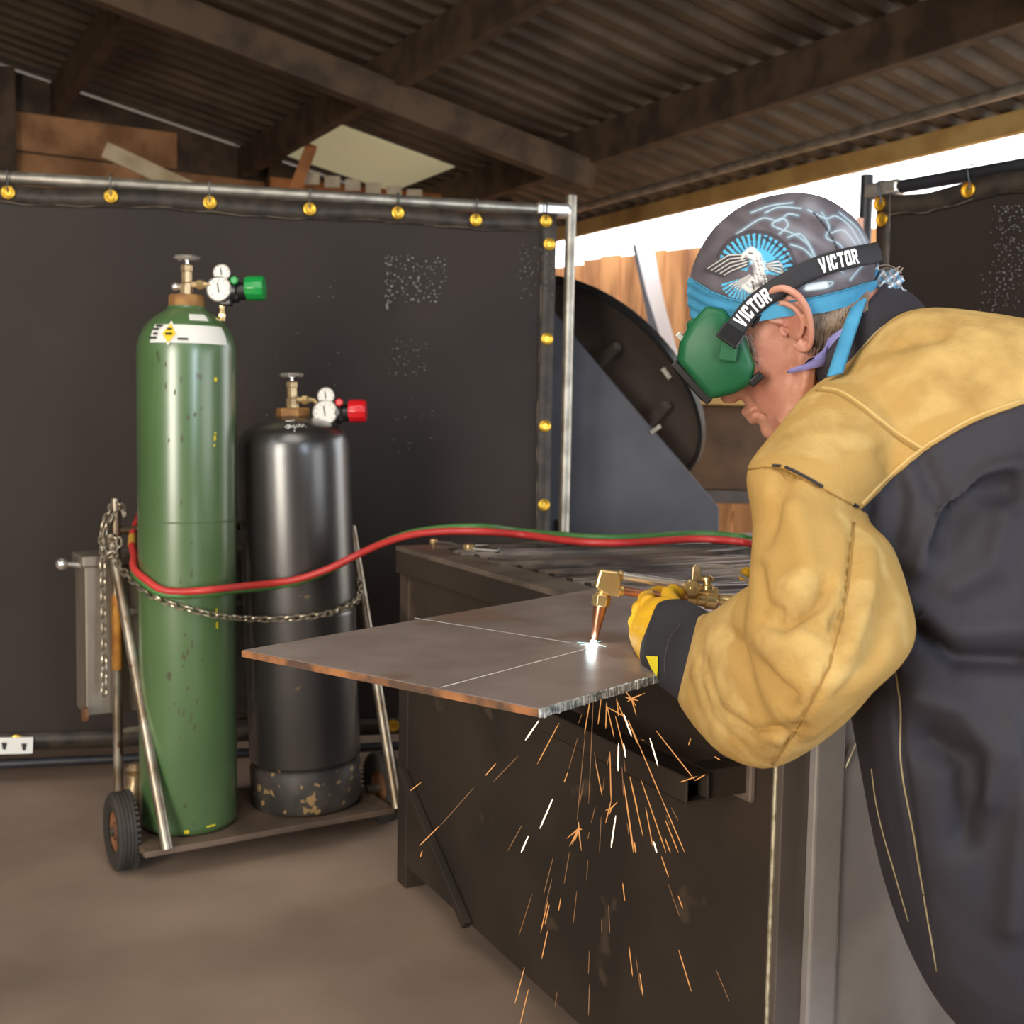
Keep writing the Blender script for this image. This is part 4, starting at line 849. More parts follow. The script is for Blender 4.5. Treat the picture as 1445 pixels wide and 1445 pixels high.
# ---- hair under the bandana: a thin cap plus locks
px, py, _ = proj(HV); rel = HV - HO; hf = rel @ HF; hl = rel @ HL; hu = rel @ HU
mir = HV - HL * (2 * np.minimum(0, hl))[:, None]; mpx, mpy, _ = proj(mir)
sdh = np.minimum(np.minimum(1163 - 0 - mpx + 60, mpx - 1126), np.minimum(mpy - 405, 474 - mpy - np.maximum(0, mpx - 1170) * .3)); sdh = np.where(hf < -.0, sdh, -5)
(hv_, hf_), _n = clip(HV, HFc, sdh)
hn = vnorm(hv_, tri(hf_)); ho = mk('hair', hv_ + hn * .004, hf_, M['hair'], man, angle=180)
random.seed(11); b = MB()
for i in range(260):
    x0 = random.uniform(1143, 1208); y0 = random.uniform(428, 446); L_ = random.uniform(26, 62) * (1.0 if x0 > 1130 else .45); p0 = (x0, y0); cv_ = random.uniform(-10, 4)
    pts = [hit(hbv, x0 + cv_ * t * t - 6 * t, y0 + L_ * t, .004 + random.uniform(0, .004) * (1 - abs(2 * t - 1))) for t in (0, .35, .7, 1)]
    pts = [q for q in pts if q is not None]
    if len(pts) > 2: b.tube(pts, [.0016, .0014, .001, .0003][:len(pts)], 4, cap=False)
o = part(b, 'hair_locks', M['hair'], ho, angle=180); o['kind'] = 'stuff'
b = MB()
for i in range(150):
    x0 = random.gauss(1050, 7); y0 = random.uniform(470, 512); pts = [hit(hbv, x0 + 4 * t, y0 + random.uniform(5, 11) * t, .001 + .002 * t) for t in (0, .5, 1)]; pts = [q for q in pts if q is not None]
    if len(pts) == 3: b.tube(pts, [.0005, .0004, .0002], 3, cap=False)
o = part(b, 'sideburn', M['greyhair'], ho, angle=180); o['kind'] = 'stuff'
b = MB(); 
for cc in ([(1232, 385), (1252, 378), (1268, 384), (1274, 378)], [(1230, 380), (1248, 374), (1262, 378), (1272, 386)], [(1236, 390), (1256, 384), (1270, 376)]): b.tube(spline([P(x, y, 1.40) for x, y in cc], 4), .0012, 5)
part(b, 'loose_lock', M['hair'], ho)
b = MB(); b.tube(spline([H(.03, .079, .022), H(-.012, .083, .03), H(-.036, .080, .016)], 5), [.0022] * 6 + [.0032] * 5, 8); part(b, 'glasses_temple', M['blackplastic'], man)

# ---- bandana: dome with printed eagle, blue band, knot and tails
nu_, nv_ = 520, 330; V = []; cB = (-.026, 0, .034)
for j in range(nv_ + 1):
    th = math.pi * j / nv_
    for i in range(nu_):
        a = 2 * math.pi * i / nu_; x = math.sin(th) * math.cos(a); y = math.sin(th) * math.sin(a); zc = math.cos(th)
        wob = 1 + .006 * math.sin(a * 5 + th * 4) + .004 * math.sin(a * 11 - th * 7)
        V.append(H(cB[0] + .112 * x * wob, cB[1] + .086 * y * wob, cB[2] + .105 * zc * wob))
V = np.array(V); F = []
for j in range(nv_):
    for i in range(nu_): p = j * nu_ + i; p2 = j * nu_ + (i + 1) % nu_; F += [(p, p + nu_, p2 + nu_), (p, p2 + nu_, p2)]
F = np.array(F)
def mirror_px(V):
    l = (V - HO) @ HL; m = V - HL * (2 * np.minimum(0, l))[:, None]; return proj(m)[:2]
low = [(900, 440), (975, 448), (1000, 451), (1040, 456), (1075, 452), (1110, 446), (1160, 441), (1200, 430), (1232, 416), (1300, 390)]
top_ = [(900, 360), (978, 393), (1000, 408), (1030, 420), (1060, 426), (1100, 426), (1150, 418), (1190, 408), (1225, 398), (1300, 376)]
lx, ly = zip(*low); tx, ty = zip(*top_)
mx, my = mirror_px(V); (dv, df), _n = clip(V, F, np.interp(mx, lx, ly) - my)
mx, my = mirror_px(dv); dft = tri(df); (cv_, cf_), (bv_, bf_) = clip(dv, dft, np.interp(mx, tx, ty) - my)
# print painted per vertex: charcoal cloth, smoky swirls, blue feather fan, white eagle
def seg(px, py, pts, w0, w1=None):
    w1 = w0 if w1 is None else w1; best = np.zeros_like(px); n = len(pts) - 1
    for i in range(n):
        (x0, y0), (x1, y1) = pts[i], pts[i + 1]; dx, dy = x1 - x0, y1 - y0; t = np.clip(((px - x0) * dx + (py - y0) * dy) / (dx * dx + dy * dy + 1e-9), 0, 1); wd = w0 + (w1 - w0) * (i + t) / n
        best = np.maximum(best, np.clip(1.5 - np.hypot(px - x0 - t * dx, py - y0 - t * dy) / wd, 0, 1))
    return best
px, py = mirror_px(cv_); col = np.tile(np.array(lin((92, 85, 90))), (len(px), 1))
sm_ = np.clip(np.sin(px * .06 + 2 * np.sin(py * .045 + 1)) * np.sin(py * .08 - px * .03), 0, 1) ** 2
nz = np.sin(px * .11 + np.sin(py * .07) * 2) * np.sin(py * .09 + np.sin(px * .05) * 2); col *= (1 + .22 * nz)[:, None]
def paint(mask, c, k_=1.0):
    global col
    m_ = (np.clip(mask, 0, 1) * k_)[:, None]; col = col * (1 - m_) + np.array(lin(c)) * m_
paint(sm_ * np.clip((px - 1080) / 60, 0, 1), (150, 150, 158), .55)
SWL = [[(1040, 330), (1075, 308), (1098, 312), (1112, 302), (1126, 304)], [(1100, 330), (1112, 318), (1104, 308), (1090, 318), (1120, 330), (1140, 345), (1150, 365)], [(1112, 335), (1128, 330), (1140, 342), (1152, 368), (1135, 352), (1116, 345)], [(1160, 300), (1170, 320), (1166, 335), (1185, 345), (1195, 362)], [(1140, 296), (1165, 308), (1180, 305), (1200, 320), (1215, 345)], [(1170, 330), (1190, 325), (1208, 345)], [(1080, 300), (1100, 292), (1130, 294)], [(1120, 405), (1150, 400), (1175, 398), (1165, 406), (1135, 408)], [(1185, 300), (1210, 322), (1225, 350)], [(1200, 395), (1212, 380), (1222, 372)], [(1060, 300), (1088, 290), (1118, 286)], [(1195, 355), (1180, 375), (1190, 385)]]
for sw in SWL:
    sp_ = [tuple(q) for q in spline([A(*q) for q in sw], 5)]; paint(seg(px, py, sp_, 3.4), (112, 136, 152), .45); paint(seg(px, py, sp_, 1.0), (176, 194, 204), .75)
paint(seg(px, py, [(1196, 330), (1218, 350)], 14), (190, 190, 196), .45); paint(seg(px, py, [(1140, 406), (1165, 402)], 4), (226, 236, 240), .8)
ccx, ccy = 1066, 384; rr = np.hypot((px - ccx) * 1.0, py - ccy); an = np.arctan2(ccy - py, px - ccx)
rag = 50 + 5 * np.sign(np.sin(an * 40)); fan = ((rr < rag) & (rr > 12) & (an > -.15) & (an < 3.0)).astype(float); paint(fan, (84, 168, 204)); paint(((rr > 34) & (rr < 53) & (an > -.15) & (an < 3.0) & (np.sin(an * 40) < -.2)).astype(float), (56, 58, 66), .85)
paint(((rr > 54) & (rr < 60) & (an > .1) & (an < 2.8)).astype(float), (58, 54, 58), .7)
an2 = np.arctan2(py - 392, px - 1050); r2_ = np.hypot(px - 1050, py - 392); paint(((r2_ < 34) & (r2_ > 8) & (an2 > .9) & (an2 < 2.9) & (np.sin(an2 * 34) > -.3)).astype(float), (84, 168, 204))
for i in range(9):
    t = i / 8; paint(seg(px, py, [(1052 + 2 * t, 360 + 14 * t), (1026 + 4 * t, 362 + 22 * t), (994 + 26 * t, 382 + 8 * t)], 3.2, 2.2), (66, 62, 66), .95)
for i in range(9):                                                  # wings as feather strokes
    t = i / 8; paint(seg(px, py, [(1052 + 2 * t, 360 + 14 * t), (1026 + 4 * t, 362 + 22 * t), (994 + 26 * t, 382 + 8 * t)], .6, .5), (58, 54, 58), .5)
    if i % 2 == 0: paint(seg(px, py, [(1052 + 2 * t, 359 + 14 * t), (1028 + 4 * t, 360 + 22 * t), (998 + 24 * t, 379 + 9 * t)], .85, .6), (206, 202, 197), .9)
    paint(seg(px, py, [(1082, 372 + 8 * t), (1098 + 6 * t, 366 + 22 * t), (1104 + 12 * t, 376 + 22 * t)], 1.3, .7), (206, 202, 198) if i % 2 else (60, 56, 60), .9)
    paint(seg(px, py, [(1058 + 4 * t, 388 + 4 * t), (1040 + 8 * t, 398 + 6 * t), (1030 + 14 * t, 402 + 8 * t)], 1.1, .6), (222, 218, 212) if i % 2 == 0 else (84, 80, 82), .8)
paint(seg(px, py, [(1066, 364), (1072, 376), (1070, 392), (1060, 400)], 7.5, 5), (214, 211, 207)); paint(seg(px, py, [(1060, 357), (1066, 361)], 7, 6), (240, 238, 234))
paint(seg(px, py, [(1062, 352), (1050, 358), (1047, 364)], 2.6, 1.5), (236, 226, 200)); paint(seg(px, py, [(1057, 357), (1062, 358)], 1.2), (40, 38, 40)); paint(seg(px, py, [(1050, 365), (1060, 366)], 1.2), (80, 76, 78))
for i in range(26):
    a_ = 1060 + (i * 7) % 22; c_ = 362 + (i * 5) % 38; paint(seg(px, py, [(a_, c_), (a_ + 2.5, c_ + 6)], .7), (96, 92, 95) if i % 3 else (240, 238, 236), .85)
paint(seg(px, py, [(1050, 404), (1058, 410), (1070, 408)], 3.2), (214, 208, 200)); paint(seg(px, py, [(1062, 398), (1064, 408)], 1.4), (70, 66, 68))
for ln_ in ([(1078, 335), (1100, 350), (1118, 372), (1128, 392)], [(1148, 300), (1166, 322), (1180, 348), (1184, 366)]):   # stitched seams
    sp_ = spline([A(*q) for q in ln_], 8)
    for i in range(0, len(sp_) - 1, 2): paint(seg(px, py, [tuple(sp_[i]), tuple(sp_[i + 1])], 1.6), (44, 40, 44), .9)
bd = mk('bandana', cv_, cf_, M['print'], man, angle=180)
ca_ = bd.data.color_attributes.new('Col', 'FLOAT_COLOR', 'POINT'); ca_.data.foreach_set('color', np.hstack([col, np.ones((len(col), 1))]).ravel())
bn_ = vnorm(bv_, tri(bf_)); mx, my = mirror_px(bv_); pleat = .0022 + .0007 * np.sin((my - np.interp(mx, tx, ty)) * .42 + mx * .05) * np.clip((1080 - mx) / 60, .15, 1)
o = mk('band', bv_ + bn_ * pleat[:, None], bf_, M['blue'], bd, angle=180)
dbv = bvh(dv, dft)
b = MB(); b.tube(line_on(dbv, [(983, 397), (1005, 411), (1032, 422), (1062, 428), (1100, 427), (1150, 419), (1190, 409), (1222, 399)], .003), .0011, 6); part(b, 'band_seam', mat('band_seam_blue', (52, 120, 150), .8), bd)
# knot: crumpled bunch
kn = []
for (x, y, d, rx, rz) in ((1228, 398, 1.385, .016, .020), (1240, 404, 1.375, .018, .012), (1254, 398, 1.375, .016, .014), (1262, 408, 1.38, .012, .012), (1248, 412, 1.37, .016, .008), (1238, 388, 1.385, .012, .012), (1262, 394, 1.385, .009, .011)):
    b = MB(); b.ball(P(x, y, d), (rx, .012, rz), (unit(RT + UP * random.uniform(-.5, .5)), FWD, unit(UP + RT * random.uniform(-.3, .3)))); kn.append(b)
kv_, kf_ = remesh(kn, .0022, 3); kn_ = vnorm(kv_, kf_); px, py, _ = proj(kv_); kv_ = kv_ + kn_ * (.002 * np.sin(px * .55 + py * .3) + .0015 * np.sin(py * .9 - px * .2))[:, None]
col = np.tile(np.array(lin((128, 130, 140))), (len(px), 1)); paint((np.sin(px * .33 + py * .5) > .45).astype(float), (226, 226, 228), .85); paint((np.sin(px * .5 - py * .35 + 1) > .6).astype(float), (70, 150, 190), .8); paint((np.sin(px * .8 + py * .2 + 2) > .75).astype(float), (70, 66, 66), .7)
o = mk('knot', kv_, kf_, M['print'], bd, angle=180); ca_ = o.data.color_attributes.new('Col', 'FLOAT_COLOR', 'POINT'); ca_.data.foreach_set('color', np.hstack([col, np.ones((len(col), 1))]).ravel())
b = MB(); rib = spline([P(1232, 384, 1.372), P(1222, 404, 1.352), P(1208, 440, 1.318), P(1196, 475, 1.29), P(1186, 505, 1.265), P(1178, 530, 1.25)], 6); vv = []
for i, q in enumerate(rib):
    t = i / (len(rib) - 1); wd = (.0055 + .0028 * min(1, t * 2)); sx = unit(RT * .95 + UP * .25)
    for k_ in range(5): s_ = (k_ - 2) / 2; vv.append(q + sx * wd * s_ - FWD * .0025 * (1 - abs(s_)) - FWD * .001 * (k_ % 2))
b.add(vv, [(i * 5 + k_, i * 5 + k_ + 1, (i + 1) * 5 + k_ + 1, (i + 1) * 5 + k_) for i in range(len(rib) - 1) for k_ in range(4)]); tl_ = part(b, 'tie_tail', M['blue'], bd, angle=180); m_ = tl_.modifiers.new('t', 'SOLIDIFY'); m_.thickness = .002
b = MB()
for s_ in (-.6, .62): b.tube([q + unit(RT * .95 + UP * .25) * (.0055 + .0028 * min(1, i / (len(rib) - 1) * 2)) * s_ - FWD * .003 for i, q in enumerate(rib)], .0006, 5)
part(b, 'stitching', mat('tail_stitch', (48, 112, 150), .8), tl_)

# ---- jacket
tors = loft([((1120, 590), (1090, 690), 1.42, .10), ((1152, 548), (1130, 800), 1.42, .17), ((1212, 502), (1190, 960), 1.39, .21), ((1262, 458), (1246, 1230), 1.36, .215), ((1312, 446), (1320, 1400), 1.34, .22), ((1380, 452), (1410, 1480), 1.32, .22), ((1450, 463), (1510, 1500), 1.30, .22), ((1600, 490), (1660, 1490), 1.28, .22), ((1750, 560), (1790, 1400), 1.27, .21), ((1900, 690), (1930, 1250), 1.27, .17)], 6, 2.3)
cap_ = loft([((1200, 520), (1360, 560), 1.33, .08), ((1150, 547), (1325, 610), 1.28, .10), ((1094, 612), (1280, 665), 1.235, .11), ((1056, 665), (1222, 722), 1.2, .108), ((1060, 720), (1230, 760), 1.19, .10), ((1090, 790), (1200, 820), 1.18, .06)], 6)
JV, JF = remesh([tors, cap_], .0055, 10)
JV = dent(JV, JF, [([(1300, 800), (1330, 720), (1390, 670), (1430, 660)], 16, -.012), ([(1330, 760), (1370, 700), (1420, 690)], 22, .016), ([(1345, 830), (1400, 800), (1420, 740)], 20, -.010), ([(1290, 880), (1350, 930), (1445, 935)], 16, .020), ([(1290, 850), (1350, 890), (1445, 885)], 20, -.012), ([(1300, 980), (1360, 1000), (1400, 1060), (1390, 1120)], 26, -.016), ([(1310, 1050), (1360, 1080), (1360, 1180)], 22, .018), ([(1250, 640), (1270, 700), (1262, 760)], 16, .010), ([(1300, 650), (1330, 720)], 16, .008), ([(1262, 945), (1272, 1060), (1292, 1203), (1305, 1300)], 5, .005), ([(1240, 490), (1290, 478), (1330, 470)], 14, .010), ([(1420, 1020), (1445, 1150), (1430, 1300)], 24, -.014), ([(1230, 980), (1236, 1080), (1258, 1203), (1280, 1330)], 9, -.004)])
px, py, _ = proj(JV)
cvx, cvy = zip(*[(800, 664), (1050, 664), (1080, 660), (1105, 661), (1150, 684), (1212, 718), (1250, 682), (1300, 640), (1340, 614), (1380, 593), (1445, 570), (1600, 540), (1800, 560), (2100, 640)])
(yv, yf), (jv, jf) = clip(JV, JF, np.interp(px, cvx, cvy) - py)
jn = vnorm(jv, tri(jf)); jpx, jpy, jd = proj(jv); tuck = np.clip((1240 - jpx) / 40, 0, 1) * np.clip((900 - jpy) / 60, 0, 1) * np.clip((1.34 - jd) / .03, 0, 1); jv = jv - jn * (tuck * .016)[:, None]
jk = mk('jacket', jv, jf, M['navy'], man, angle=180); jk['label'] = 'black cotton jacket body'
yn = vnorm(yv, tri(yf)); yo = mk('yoke', yv + yn * .0025, yf, M['suede'], jk, angle=180); m_ = yo.modifiers.new('t', 'SOLIDIFY'); m_.thickness = .004; yo['label'] = 'tan suede shoulder yoke'
sl1 = loft([((1094, 612), (1280, 665), 1.235, .108), ((1054, 665), (1224, 724), 1.2, .110), ((1062, 740), (1260, 772), 1.165, .110), ((1056, 830), (1284, 842), 1.12, .108), ((1052, 920), (1293, 895), 1.085, .10), ((1090, 1020), (1275, 935), 1.065, .085), ((1140, 1050), (1240, 970), 1.06, .04)], 6)
fa = loft([((1255, 820), (1250, 955), 1.08, .05), ((1190, 800), (1185, 1028), 1.09, .09), ((1115, 800), (1095, 1083), 1.13, .105), ((1050, 830), (1028, 1070), 1.19, .10), ((1012, 858), (985, 1032), 1.25, .09), ((985, 868), (955, 990), 1.31, .075)], 6)
SV, SF = remesh([sl1, fa], .005, 9)
SV = dent(SV, SF, [([(1072, 872), (1100, 880), (1150, 850), (1165, 825)], 11, .014), ([(1068, 800), (1075, 850), (1100, 866)], 9, .010), ([(1020, 890), (1055, 930), (1085, 970), (1110, 990)], 13, .018), ([(990, 930), (1010, 1000), (1060, 1035), (1130, 1030)], 9, .009), ([(975, 900), (968, 950), (985, 1005)], 5, .005), ([(992, 890), (985, 950), (1003, 1012), (1050, 1055)], 5, .004), ([(1205, 735), (1197, 830), (1170, 940), (1125, 1030), (1086, 1082)], 5, .006), ([(1110, 670), (1090, 720), (1075, 760)], 14, .010), ([(1230, 760), (1225, 850), (1200, 920)], 13, -.008), ([(1250, 850), (1235, 930), (1190, 990)], 14, .008), ([(1140, 880), (1170, 900), (1180, 870)], 8, .006), ([(1120, 720), (1140, 800), (1120, 830)], 18, -.008), ([(1000, 960), (1040, 1015), (1100, 1040)], 12, -.006)])
px, py, _ = proj(SV); (sv_, sf_), _n = clip(SV, SF, py - np.interp(px, (800, 1050, 1080, 1105, 1150, 1212, 1240), (664, 664, 660, 661, 684, 718, 735)))
# open the cuff
cc_ = P(969, 928, 1.315); ca3 = unit(P(969, 928, 1.315) - P(1020, 940, 1.22)); (sv2, sf2), _n = clip(sv_, tri(sf_), .006 - (sv_ - cc_) @ ca3)
sl = mk('sleeve', sv2, sf2, M['suede'], jk, angle=180); sl['label'] = 'baggy tan suede left sleeve'; m_ = sl.modifiers.new('t', 'SOLIDIFY'); m_.thickness = .004
jbv = bvh(*(lambda v, f: (v, tri(f)))(yv + yn * .0025, yf)); sbv = bvh(sv2, tri(sf2)); dbvj = bvh(jv, tri(jf))
def seam(bv, pts, off, r, mt, nm, pr):
    q = line_on(bv, pts, off)
    if len(q) > 2: b = MB(); b.tube(q, r, 6); part(b, nm, mt, pr, angle=180)
sdk = mat('suede_seam', (150, 116, 58), .85); slt = mat('suede_welt', (198, 165, 102), .9)
seam(jbv, [(1152, 551), (1180, 556), (1215, 578), (1258, 612), (1298, 638)], .0, .0016, sdk, 'yoke_seam', yo)
seam(jbv, [(1158, 547), (1186, 552), (1220, 574), (1264, 609), (1303, 634)], .0, .0017, slt, 'yoke_welt', yo)
seam(jbv, [(1216, 711), (1250, 676), (1300, 634), (1340, 608), (1380, 587), (1443, 564)], .0, .0018, slt, 'yoke_welt', yo)
seam(jbv, [(1212, 716), (1250, 680), (1300, 638), (1340, 612), (1380, 591), (1443, 568)], -.002, .0014, sdk, 'yoke_seam', yo)
seam(jbv, [(1066, 661), (1080, 658), (1105, 659), (1130, 670), (1150, 681), (1180, 699), (1210, 715)], .0006, .0018, M['darkseam'], 'armhole_seam', jk)
seam(sbv, [(1205, 738), (1201, 790), (1193, 850), (1170, 940), (1140, 1000), (1110, 1050), (1090, 1078)], .0005, .0011, sdk, 'sleeve_seam', sl)
seam(dbvj, [(1264, 948), (1271, 1000), (1270, 1060), (1276, 1110), (1288, 1170), (1298, 1230), (1310, 1300), (1322, 1370)], .0003, .0010, M['thread'], 'front_stitching', jk)
seam(dbvj, [(1230, 1085), (1236, 1130), (1246, 1175), (1262, 1230), (1282, 1300)], .0002, .0009, M['thread'], 'front_stitching', jk)
# collar and its piping
def band(ringsA, nm, mt, pr, ex=2.0, th=.004, folds=()):
    q = spline([np.array([r[0][0], r[0][1], r[1][0], r[1][1], r[2], r[3]]) for r in ringsA], 5); R_ = [ring((a[0], a[1]), (a[2], a[3]), a[4], a[5], 48, ex) for a in q]
    b = MB(); b.rings(R_, cap=False)
    if folds: b.v = [tuple(p) for p in dent(np.array(b.v), tri(b.f), folds)]
    o = part(b, nm, mt, pr, angle=180); m_ = o.modifiers.new('t', 'SOLIDIFY'); m_.thickness = th; return b, o
cb, co = band([((1136, 532), (1252, 394), 1.395, .078), ((1152, 548), (1288, 415), 1.395, .088), ((1172, 560), (1316, 446), 1.39, .10), ((1200, 580), (1335, 480), 1.385, .11)], 'collar', M['navy'], jk)
cbv = bvh(np.array(cb.v), tri(cb.f))
seam(cbv, [(1186, 528), (1205, 506), (1222, 486), (1240, 467), (1256, 457), (1280, 450), (1308, 446)], .0012, .0014, M['thread'], 'collar_piping', co)
# lavender shirt collar lying on the neck
b = patch(hbv, [(1118, 525), (1132, 511), (1150, 495), (1170, 476), (1190, 462), (1206, 450), (1204, 466), (1196, 482), (1182, 495), (1160, 509), (1140, 520)], .010, 5); o = part(b, 'shirt_collar', M['lavender'], man, angle=180); m_ = o.modifiers.new('t', 'SOLIDIFY'); m_.thickness = .002
# far sleeve reaching to the torch handle
fs = [loft([((1180, 560), (1330, 640), 1.52, .09), ((1150, 640), (1310, 720), 1.60, .09), ((1150, 740), (1310, 790), 1.66, .085), ((1150, 800), (1290, 850), 1.69, .075), ((1190, 845), (1260, 868), 1.69, .03)], 5), loft([((1260, 790), (1250, 872), 1.69, .04), ((1200, 785), (1190, 880), 1.68, .06), ((1150, 800), (1140, 876), 1.66, .05), ((1118, 812), (1110, 872), 1.635, .045)], 5)]
fv, ff = remesh(fs, .006, 6); o = mk('sleeve', fv, ff, M['suede'], jk, angle=180); o['label'] = 'far tan suede sleeve'
# ---- gloves
def glove(palm, fingers, nm, lab):
    ps = [loft(palm, 5)]
    for pts, r0 in fingers:
        sp_ = spline([P(*q) for q in pts], 5); b = MB(); n = len(sp_); b.tube(sp_, [r0 * (1 - .18 * i / n) * (1 + .07 * math.cos(i * 1.25)) for i in range(n)], 14); b.ball(sp_[-1], r0 * .82); ps.append(b)
    v, f = remesh(ps, .0022, 4); return v, f
gv_, gf_ = glove([((1000, 875), (962, 975), 1.36, .032), ((972, 852), (925, 955), 1.43, .036), ((938, 842), (899, 925), 1.485, .034), ((914, 845), (888, 900), 1.525, .028), ((902, 852), (888, 885), 1.55, .014)],
    [([(916, 852, 1.52), (912, 846, 1.555), (926, 838, 1.60), (944, 834, 1.602), (952, 846, 1.588)], .0115), ([(904, 862, 1.535), (904, 858, 1.58), (924, 852, 1.606), (945, 850, 1.60), (950, 862, 1.582)], .0115), ([(898, 878, 1.535), (900, 876, 1.575), (918, 870, 1.603), (938, 864, 1.598), (945, 874, 1.58)], .011), ([(898, 896, 1.525), (900, 893, 1.56), (914, 888, 1.585), (932, 880, 1.585), (940, 888, 1.57)], .0095), ([(955, 864, 1.46), (948, 850, 1.50), (944, 840, 1.53), (950, 835, 1.545), (957, 838, 1.548)], .0115)], 'glove', '')
gv_ = dent(gv_, gf_, [([(886, 868), (905, 872), (918, 866)], 3, .002), ([(888, 885), (906, 890)], 3, .002), ([(925, 845), (920, 865)], 3, .0025)])
gl = mk('glove', gv_, gf_, M['glove'], man, angle=180); gl['label'] = 'yellow leather left glove gripping the torch tubes'
cfp, cfo = band([((926, 862), (908, 908), 1.468, .036), ((932, 853), (906, 926), 1.46, .040), ((946, 849), (911, 940), 1.444, .0415), ((966, 850), (926, 958), 1.415, .042), ((990, 862), (952, 980), 1.36, .042), ((1015, 875), (975, 995), 1.30, .045)], 'glove_cuff', M['knit'], gl, th=.003, folds=[([(925, 880), (945, 890), (968, 878)], 6, -.005), ([(920, 900), (940, 912), (960, 905)], 6, .005), ([(950, 860), (975, 872)], 6, .004), ([(930, 935), (955, 925)], 6, -.004)])
cfv = bvh(np.array(cfp.v), tri(cfp.f))
b = patch(cfv, [(917, 925), (934, 927), (934, 945), (933, 955), (925, 943)], .0055, 4); part(b, 'yellow_tab', M['chip'], cfo)
seam(cfv, [(963, 884), (950, 900), (943, 925), (942, 950)], .0036, .0008, mat('cuff_stitch', (66, 61, 62), .8), 'cuff_stitching', cfo)
g2, g2f = glove([((1135, 838), (1128, 895), 1.63, .03), ((1100, 832), (1095, 885), 1.62, .028), ((1078, 836), (1074, 872), 1.615, .016)], [([(1085, 838, 1.60), (1066, 818, 1.60), (1054, 809, 1.595), (1050, 812, 1.585)], .010), ([(1080, 848, 1.63), (1068, 860, 1.62), (1072, 872, 1.59), (1084, 872, 1.575)], .011), ([(1092, 852, 1.63), (1082, 868, 1.62), (1086, 882, 1.59), (1098, 882, 1.575)], .011), ([(1106, 856, 1.63), (1098, 874, 1.62), (1100, 888, 1.59), (1112, 886, 1.575)], .010), ([(1118, 860, 1.63), (1112, 880, 1.62), (1114, 892, 1.59), (1124, 890, 1.578)], .009)], 'glove', '')
o = mk('glove', g2, g2f, M['glove'], man, angle=180); o['label'] = 'yellow leather right glove on the torch handle'
# ---- legs
lg = []
for (hx, hy, kx, ky, fx_, fy_) in ((.86, 1.17, .80, 1.12, .90, 1.13), (.86, 1.42, .80, 1.50, .88, 1.52)):
    b = MB(); b.tube(spline([A(hx, hy, .93), A((hx + kx) / 2, (hy + ky) / 2, .72), A(kx, ky, .50), A((kx + fx_) / 2 + .02, (ky + fy_) / 2, .28), A(fx_, fy_, .09)], 6), [.125 - .058 * i / 24 for i in range(25)], 20); lg.append(b)
b = MB(); b.ball(A(.87, 1.3, .93), (.15, .2, .13)); lg.append(b)
tv, tf = remesh(lg, .008, 6); mk('trousers', tv, tf, M['denim'], man, angle=180)
for (fx_, fy_) in ((.90, 1.13), (.88, 1.52)):
    b = MB(); b.tube([A(fx_, fy_, .16), A(fx_, fy_, .06)], [.055, .06], 16); b2 = MB(); b2.ball(A(fx_ - .09, fy_, .045), (.125, .05, .045)); v, f = remesh([b, b2], .006, 4); v[:, 2] = np.maximum(v[:, 2], .002); bo_ = mk('boot', v, f, M['boot'], man, angle=180)
    b = MB(); b.prism([A(fx_ - .21, fy_ - .045, .002), A(fx_ + .05, fy_ - .05, .002), A(fx_ + .05, fy_ + .05, .002), A(fx_ - .21, fy_ + .045, .002)], (0, 0, .016)); part(b, 'sole', M['tyre'], bo_, smooth=False, bevel=.006)

# ---- goggles
gg = thing('welding_goggles', H(.08, 0, .02), 'green plastic welding goggles with black VICTOR strap over the bandana', 'goggles')
gpf = [(.118, .051), (.100, .066), (.080, .073), (.052, .076), (.040, .060), (.040, .035), (.0445, .015), (.056, -.014), (.0735, -.027), (.095, -.022), (.120, -.0085)]
def gl_ring(l, sc, sh):
    c = np.array([.085, .022]); return [H(*( (np.array(p) - c) * sc + c + np.array([sh, 0]))[[0]], l, *((np.array(p) - c) * sc + c)[[1]]) for p in gpf]
b = MB(); b.rings([gl_ring(l, sc, sh) for l, sc, sh in ((-.079, .82, -.002), (-.076, .95, 0), (-.070, 1, 0), (-.04, 1.0, .004), (0, 1.0, .006), (.04, 1.0, .004), (.070, 1, 0), (.076, .95, 0), (.079, .82, -.002))]); gbod = part(b, 'body', M['goggle'], gg, angle=50, bevel=.004)
b = MB(); b.box(H(.124, 0, .021), (.0045, .062, .032), HX); lf = part(b, 'lens_frame', M['blackplastic'], gg, smooth=False, bevel=.0015)
b = MB(); b.box(H(.1288, 0, .021), (.0012, .054, .026), HX); part(b, 'lens', M['lens'], lf, smooth=False)
b = MB(); b.bar(H(.120, -.066, -.006), H(.120, .066, -.006), .008, .006, HU); part(b, 'frame_lip', M['blackplastic'], lf, smooth=False)
b = MB(); b.bar(H(.098, .05, .07), H(.098, .065, .07), .010, .007, HF); part(b, 'lens_clip', M['chrome'], gg, smooth=False, bevel=.001)
for sgn in (1, -1):
    b = MB(); b.box(H(.067, .083 * sgn, .020), (.012, .006, .010), (unit(HF * .75 - HU * .66), HL, unit(HF * .66 + HU * .75))); part(b, 'strap_lug', M['goggle'], gbod, smooth=False, bevel=.002)
    b = MB(); b.ball(H(.078, .058 * sgn, .071), (.008, .008, .006), HX, 12); part(b, 'vent_plug', M['goggle'], gbod)
    b = MB(); b.box(H(.066, .070 * sgn, -.026), (.009, .006, .005), HX); part(b, 'cheek_pad', M['blackplastic'], gbod, bevel=.002)
